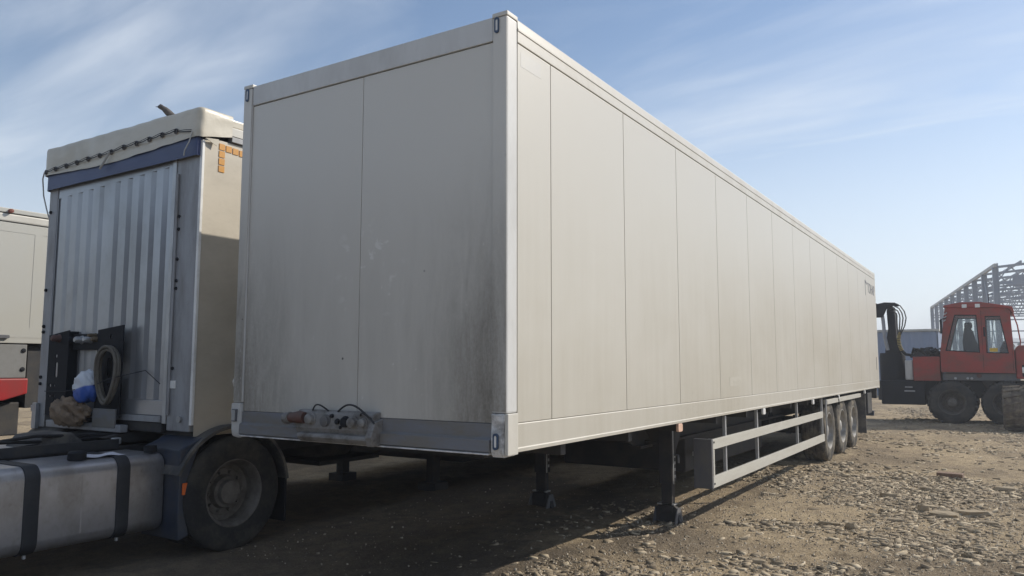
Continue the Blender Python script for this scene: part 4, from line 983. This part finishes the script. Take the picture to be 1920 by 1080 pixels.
for y in (-.6, 6.5, 7.8):
    wheel(Q, (QX - .2, y, .515), .53, .32, 1, 'rubber', 'rimdark'); wheel(Q, (-12.1, y, .515), .53, .32, -1, 'rubber', 'rimdark')

# ================================================================== red forestry machine
H = thing('forestry_machine', 'red forestry harvester with glazed cab, knobbly tyres and black folded crane', 'harvester', (1.5, 22.4, 0))
YN, YF = 21.32, 23.3
outer = [(1.06, 1.46), (2.84, 1.43), (2.84, 2.0), (2.80, 3.17), (2.66, 3.24), (1.30, 3.30), (1.22, 3.24), (1.06, 2.0)]
wn1 = [(1.19, 2.06), (2.04, 2.0), (2.0, 3.07), (1.46, 3.09)]
wn2 = [(2.19, 1.99), (2.72, 1.975), (2.56, 3.02), (2.20, 3.03)]
for y in (YN, YF - .06):
    fr_ = plate('cab_side', outer, [wn1, wn2], 'Y', y, .06, 'red', H)
    for wp in (wn1, wn2):
        gk = plate('window_gasket', [(x + (.0 if True else 0), z) for x, z in wp], [[(sum(p[0] for p in wp) / 4 * .07 + x * .93, sum(p[1] for p in wp) / 4 * .05 + z * .95) for x, z in wp]], 'Y', y + .012, .03, 'black', fr_)
        MB().prism(wp, 'Y', y + .024, y + .030).build('window_pane', 'glass', fr_)
B(1.075, 2.825, YN + .062, YF - .062, 1.44, 1.55).build('cab_floor', 'darkgrey', H)
for x0, x1 in ((1.065, 1.10), (2.80, 2.836)):
    B(x0, x1, YN + .061, YF - .061, 1.44, 2.05).build('cab_end_panel', 'red', H)
MB().prism([(1.10, 2.06), (1.12, 2.06), (1.34, 3.2), (1.32, 3.2)], 'Y', YN + .12, YF - .12).build('window_pane', 'glass', H)
MB().prism([(2.79, 2.06), (2.81, 2.06), (2.76, 3.15), (2.74, 3.15)], 'Y', YN + .12, YF - .12).build('window_pane', 'glass', H)
MB().prism([(1.20, 3.303), (1.20, 3.36), (1.60, 3.43), (2.1, 3.43), (2.86, 3.27), (2.90, 3.12), (2.84, 3.10), (2.80, 3.20), (2.67, 3.245)], 'Y', YN - .06, YF + .06).build('cab_roof', 'red', H, .012)
for x in (1.66, 1.98): B(x, x + .12, YN - .082, YN - .058, 3.27, 3.37).build('work_lamp', 'whitelens', H, .01)
for k in range(3): MB().tube([(1.28 - .02 * k, YN - .03, 3.15 - .1 * k), (1.22 - .02 * k, YN - .05, 3.10 - .1 * k)], .018, 6).build('bolt', 'galv', H)
B(2.145, 2.185, YN - .04, YN - .001, 2.45, 2.72).build('door_handle', 'black', H, .01)
B(2.27, 2.46, YN + .010, YN + .0225, 2.03, 2.13).build('cab_sticker', 'yellow', H)
MB().tube([(2.86, YN - .03, 3.1), (2.95, YN - .05, 2.75), (3.0, YN - .05, 2.3), (2.98, YN - .05, 2.15)], .018, 6).build('grab_rail', 'red', H, 0, 60)
B(2.105, 2.112, YN - .006, YN - .0005, 1.50, 3.18).build('door_seam', 'black', H); B(2.80, 2.806, YN - .006, YN - .0005, 1.50, 2.1).build('door_seam', 'black', H)
B(1.10, 1.16, YN - .30, YN - .27, 2.55, 2.95).build('mirror', 'black', H, .02); MB().tube([(1.25, YN - .02, 3.0), (1.14, YN - .28, 2.95)], .012, 6).build('mirror_arm', 'black', H, 0, 60)
MB().tube([(2.3, 22.6, 3.38), (2.3, 22.6, 3.75)], .012, 6).build('aerial', 'black', H)
# seat and controls seen through the glass
st_ = MB().prism([(1.62, 1.95), (1.60, 2.35), (1.66, 2.75), (1.78, 2.80), (1.88, 2.62), (1.92, 2.40), (2.06, 2.10), (2.1, 1.95)], 'Y', 22.0, 22.55).build('seat', 'seat', H, .05)
B(1.66, 1.86, 22.1, 22.45, 2.72, 2.90).build('headrest', 'seat', st_, .05)
B(1.6, 2.15, 21.98, 22.57, 1.55, 1.95).build('seat_base', 'seat', st_, .03)
MB().prism([(2.5, 1.55), (2.75, 1.55), (2.74, 2.25), (2.62, 2.35), (2.5, 2.1)], 'Y', 21.8, 22.7).build('console', 'darkgrey', H, .03)
# body below and around the cab
B(1.08, 2.95, YN + .10, YF - .1, 1.22, 1.425).build('cab_base', 'darkgrey', H, .02)
B(-.2, 3.4, 21.75, 22.95, .72, 1.21).build('main_frame', 'black', H, .03)
B(-.55, .62, YN + .14, 23.0, .50, 1.195).build('front_frame_box', 'black', H, .04)
MB().prism([(2.02, 1.24), (2.30, .62), (2.66, .62), (2.5, 1.24)], 'Y', YN + .3, YN + .42).build('swing_arm', 'chassis', H, .02)
MB().lathe([(.001, -.02), (.06, -.015), (.065, 0)], (1.98, YN + .1, 1.36), 'Y', 12).build('reflector', 'redcap', H, 0, 40)
for x in (1.4, 1.7, 1.8): MB().lathe([(.001, -.04), (.035, -.03), (.035, 0)], (x, YN + .1, 1.28), 'Y', 10).build('grease_fitting', 'galv', H, 0, 40)
B(.34, 1.035, YN + .05, 23.1, 1.20, 1.90).build('side_locker', 'red', H, .02)
B(.12, .33, YN + .12, 23.0, 1.22, 1.80).build('ladder_panel', 'galv', H, .03)
B(.08, .36, YN + .06, YN + .1, .88, .92).build('step', 'galv', H, .01); B(.10, .30, YN + .06, YN + .1, 1.0, 1.03).build('step', 'galv', H, .008)
hd = MB().prism([(2.86, 1.28), (4.6, 1.25), (4.6, 2.05), (4.4, 2.2), (2.94, 2.2), (2.86, 2.1)], 'Y', YN + .05, 23.15).build('bonnet', 'red', H, .04)
B(3.0, 4.4, YN + .035, YN + .049, 1.34, 1.66).build('grille', 'black', hd)
B(3.0, 3.09, YN + .02, YN + .034, 1.44, 1.60).build('lamp', 'whitelens', hd, .01)
# clutter of hoses on top of the locker
for k in range(16):
    rr = random.Random(k); x = .38 + .62 * rr.random()
    MB().tube([(x - .22, YN + .2 + rr.random(), 1.90), (x - .1, YN + .15 + rr.random() * .5, 2.02 + .14 * rr.random()), (x + .05, YN + .2 + rr.random() * .5, 2.05 + .13 * rr.random()), (x + .2, YN + .3, 1.92)], .032, 6).build('hydraulic_hose', 'hose', H, 0, 60)
B(.40, 1.0, YN + .3, 22.9, 1.90, 2.06).build('valve_block', 'chassis', H, .03)
# crane: turret, column, folded booms and hose loops
MB().lathe([(.001, 2.02), (.34, 2.02), (.36, 1.9), (.36, 1.2), (.44, 1.15), (.44, .60), (.001, .60)], (-.28, 22.2, 0), 'Z', 20).build('crane_turret', 'black', H, 0, 35)
MB().prism([(-.46, 1.95), (.02, 1.95), (-.04, 2.25), (-.12, 2.5), (-.13, 3.1), (-.16, 3.42), (-.30, 3.5), (-.36, 3.3), (-.34, 2.75), (-.42, 2.3)], 'Y', 21.95, 22.4).build('crane_column', 'black', H, .03)
MB().prism([(-.66, 3.1), (-.62, 3.50), (-.38, 3.55), (-.10, 3.53), (.02, 3.47), (-.02, 3.41), (-.16, 3.44), (-.34, 3.36), (-.46, 3.1)], 'Y', 21.7, 21.94).build('crane_boom', 'black', H, .03)
MB().prism([(-1.6, 3.3), (-.6, 3.54), (-.56, 3.3), (-1.6, 3.0)], 'Y', 21.75, 22.05).build('crane_jib', 'black', H, .03)
for k in range(4):
    o = .075 * k
    MB().tube([(-.30, 21.64 + .05 * k, 3.46 - o * .4), (-.1 - o * .3, 21.62 + .04 * k, 3.51 - o), (.06 - o * .5, 21.62, 3.42 - o), (.16 - o * .9, 21.62, 3.25 - o * .6), (.20 - o * 1.1, 21.62, 3.05), (.15 - o * .9, 21.64, 2.82), (.02 - o * .3, 21.68, 2.55), (-.02 + o * .1, 21.75, 2.3)], .018, 6).build('hydraulic_hose', 'hose', H, 0, 60)
yh = [(-.0, 21.7, 2.62), (-.035, 21.68, 2.45), (-.02, 21.68, 2.25), (.04, 21.7, 2.08), (.14, 21.75, 1.97), (.30, 21.8, 1.95)]
MB().tube(yh, .045, 8).build('hose_bundle', 'hose', H, 0, 60)
hb_ = MB()
for k in range(13):
    t_a = k / 13 * .62; i = min(int(t_a * 5), 4); f = t_a * 5 - i; p = Vector(yh[i]).lerp(Vector(yh[i + 1]), f); d = (Vector(yh[i + 1]) - Vector(yh[i])).normalized()
    hb_.tube([p - d * .012, p + d * .012], .053, 8)
hb_.build('hose_spiral', 'yellowhose', H, 0, 60)
MB().tube([(-.5, 21.9, 3.4), (-.45, 21.85, 3.0), (-.42, 21.8, 2.5), (-.35, 21.8, 2.1)], .05, 10).build('lift_ram', 'bulkpost', H, 0, 60)
for x, y in ((1.285, 21.62), (2.62, 21.62), (1.285, 23.1), (2.62, 23.1)):
    wheel(H, (x, y, .60), .605, .58, -1, 'rubber', 'rimdark', True, 'Y', 20)
for x in (1.285, 2.62): MB().tube([(x, 21.8, .6), (x, 22.95, .6)], .14, 12).build('axle', 'chassis', H, 0, 40)
ww = wheel(H, (2.93, 19.75, .55), .56, .86, 1, 'mudrubber', 'rimdark', True, 'X', 18); ww['label'] = 'mud-caked wide tyre turned tread-on'
MB().bar((2.95, 19.9, .75), (2.95, 21.8, .9), .3, .3).build('front_frame', 'chassis', H, .02)
B(2.6, 3.3, 19.6, 19.9, .5, .65).build('front_axle', 'chassis', H)

# ================================================================== profiled sheet shed
D = thing('metal_shed', 'low blue-grey profiled metal shed behind the black crane', 'shed', (-4, 43.5, 0))
prof_ = []; x = -11.0; k = 0
while x < -.25:
    yy = 42.0 if k % 4 in (0, 3) else 42.045
    prof_.append((x, yy)); x += (.13, .04, .13, .04)[k % 4]; k += 1
m = MB()
for i, (x, y) in enumerate(prof_): m.v += [(x, y, -.05), (x, y, 3.42)]
for i in range(len(prof_) - 1): m.f.append((2 * i, 2 * i + 2, 2 * i + 3, 2 * i + 1))
m.build('sheet_wall', 'shed', D)
B(-.26, -.23, 42.06, 46.5, -.05, 3.42).build('end_wall', 'shed', D); B(-11, -10.97, 42.06, 46.5, -.05, 3.42).build('end_wall', 'shed', D); B(-11, -.23, 46.47, 46.5, -.05, 3.42).build('rear_wall', 'shed', D)
B(-11.08, -.16, 41.92, 46.6, 3.43, 3.55).build('roof', 'shedtrim', D, .01)

# ================================================================== steel frame hall under construction
U = thing('steel_frame_hall', 'unclad steel frame of a hall with roof trusses behind the red harvester', 'steel frame', (2.43, 67.4, 0))
org = Vector((2.43, 67.41, 0)); dv = Vector((-.1589, .9873, 0)).normalized(); rv = Vector((dv.y, -dv.x, 0))
SPN, CH, WD = 5.35, 9.35, 26.0
def hp(a, b, z): return tuple(org + dv * a + rv * b + Vector((0, 0, z)))
colm = None
for i in range(10):
    for b in (0, WD):
        m = MB()
        m.bar(hp(i * SPN, b - .19, -.1), hp(i * SPN, b - .19, CH), .32, .03, rv).bar(hp(i * SPN, b + .19, -.1), hp(i * SPN, b + .19, CH), .32, .03, rv).bar(hp(i * SPN, b, -.1), hp(i * SPN, b, CH), .02, .36, rv)
        m.build('column', 'steelblue', U)
    def roof_z(b): return CH + .09 * (b if b < WD / 2 else WD - b)
    for nm, p, q, s_ in (('top_chord', (0, CH), (WD / 2, roof_z(WD / 2)), .18), ('top_chord', (WD / 2, roof_z(WD / 2)), (WD, CH), .18), ('bottom_chord', (0, CH - 1.3), (WD, CH - 1.3), .16)):
        MB().bar(hp(i * SPN, p[0], p[1]), hp(i * SPN, q[0], q[1]), s_, s_).build(nm, 'steelblue', U)
    nb = 13; st = WD / nb
    wbm = MB()
    for k in range(nb):
        b0, b1 = k * st, (k + 1) * st; bmid = (b0 + b1) / 2
        wbm.bar(hp(i * SPN, b0, CH - 1.3), hp(i * SPN, bmid, roof_z(bmid)), .09, .09).bar(hp(i * SPN, bmid, roof_z(bmid)), hp(i * SPN, b1, CH - 1.3), .09, .09)
    wbm.build('truss_web', 'steelblue', U)
for k in range(9):
    b = .1 + k * 1.6; 
    MB().bar(hp(-.4, b, CH + .09 * b + .18), hp(9 * SPN + .4, b, CH + .09 * b + .18), .10, .18).build('purlin', 'steelblue', U)
MB().bar(hp(-.5, -.05, CH + .12), hp(9 * SPN + .5, -.05, CH + .12), .2, .26).build('eaves_beam', 'shedtrim', U)
for z in (3.0, 4.6, 6.1, 7.6, 8.4):
    MB().bar(hp(9 * SPN, 0, z), hp(9 * SPN, WD, z), .12, .16).build('girt', 'steelblue', U)
for b in (6.5, 13, 19.5): MB().bar(hp(9 * SPN, b, 0), hp(9 * SPN, b, CH), .3, .3, rv).build('column', 'steelblue', U)
for i in (0, 4, 8):
    MB().bar(hp(i * SPN, 0, .6), hp((i + 1) * SPN, 0, CH - .6), .08, .08).bar(hp((i + 1) * SPN, 0, .6), hp(i * SPN, 0, CH - .6), .08, .08).build('wind_brace', 'steelblue', U)
MB().bar(hp(1.0, 1.3, 8.3), hp(1.0, 2.7, 8.3), .1, .9).build('gusset_sheet', 'steelblue', U)

# ================================================================== bird on the tarp
rings = [(-.088, .062, .004, .004), (-.082, .063, .014, .013), (-.066, .067, .027, .026), (-.048, .060, .028, .029), (-.032, .044, .031, .033), (-.010, .028, .040, .042), (.018, .014, .038, .038), (.045, .004, .027, .026), (.065, -.002, .018, .014), (.085, -.006, .013, .006), (.115, -.018, .013, .004), (.128, -.023, .011, .003)]
bm_ = MB(); nb = 12
for (a, z, rw, rh) in rings:
    for k in range(nb):
        t_ = 2 * PI * k / nb; bm_.v.append((a, rw * math.cos(t_), z + rh * math.sin(t_)))
for i in range(len(rings) - 1):
    for k in range(nb):
        k2 = (k + 1) % nb; bm_.f.append((i * nb + k, i * nb + k2, (i + 1) * nb + k2, (i + 1) * nb + k))
bm_.f.append(tuple(range(nb))); bm_.f.append(tuple((len(rings) - 1) * nb + k for k in range(nb)))
BD = thing('bird', 'small dark bird perched on the cream roof tarp', 'bird', (-4.17, .34, 4.03))
bmt = Matrix.Translation((-4.17, .36, 4.078)) @ Matrix.Rotation(math.radians(56), 4, 'Z') @ Matrix.Scale(1.0, 4)
link('body', bm_.mesh('body', 0, 80), 'bird', BD, bmt)
link('beak', MB().tube([(-.080, 0, .062), (-.108, 0, .060)], [.007, .001], 6).mesh('beak', 0, 60), 'black', BD, bmt)
for s_ in (-1, 1): link('leg', MB().tube([(-.005, .012 * s_, .0), (.0, .012 * s_, -.02), (-.004, .012 * s_, -.042)], .003, 5).mesh('leg'), 'black', BD, bmt)
for o in C.objects:
    if o.parent is None and o.get('kind') == 'stuff' and 'label' not in o:
        o['label'] = {'slate_gravel': 'loose pale slate shards on the dirt nearby', 'far_slate_gravel': 'slate shards over the ground farther off', 'gravel_grit': 'fine grit scattered over the dirt', 'scrub_hedge': 'dark scrub along the horizon'}.get(o.name, 'loose ground cover')

# ================================================================== dusty air
hm, ht, hb2 = new_mat('dusty_air')
ht.nodes.remove(hb2)
pv = ht.nodes.new('ShaderNodeVolumePrincipled')
pv.inputs['Color'].default_value = (0.86, 0.91, 1.0, 1); pv.inputs['Density'].default_value = 0.0022; pv.inputs['Anisotropy'].default_value = 0.35
ht.links.new(pv.outputs[0], ht.nodes['Material Output'].inputs['Volume'])
hz_ = MB().box(-1150, 1150, -1150, 1150, -3.0, 24.0).build('haze', hm)
hz_['kind'] = 'stuff'; hz_['label'] = 'thin dusty haze over the yard'
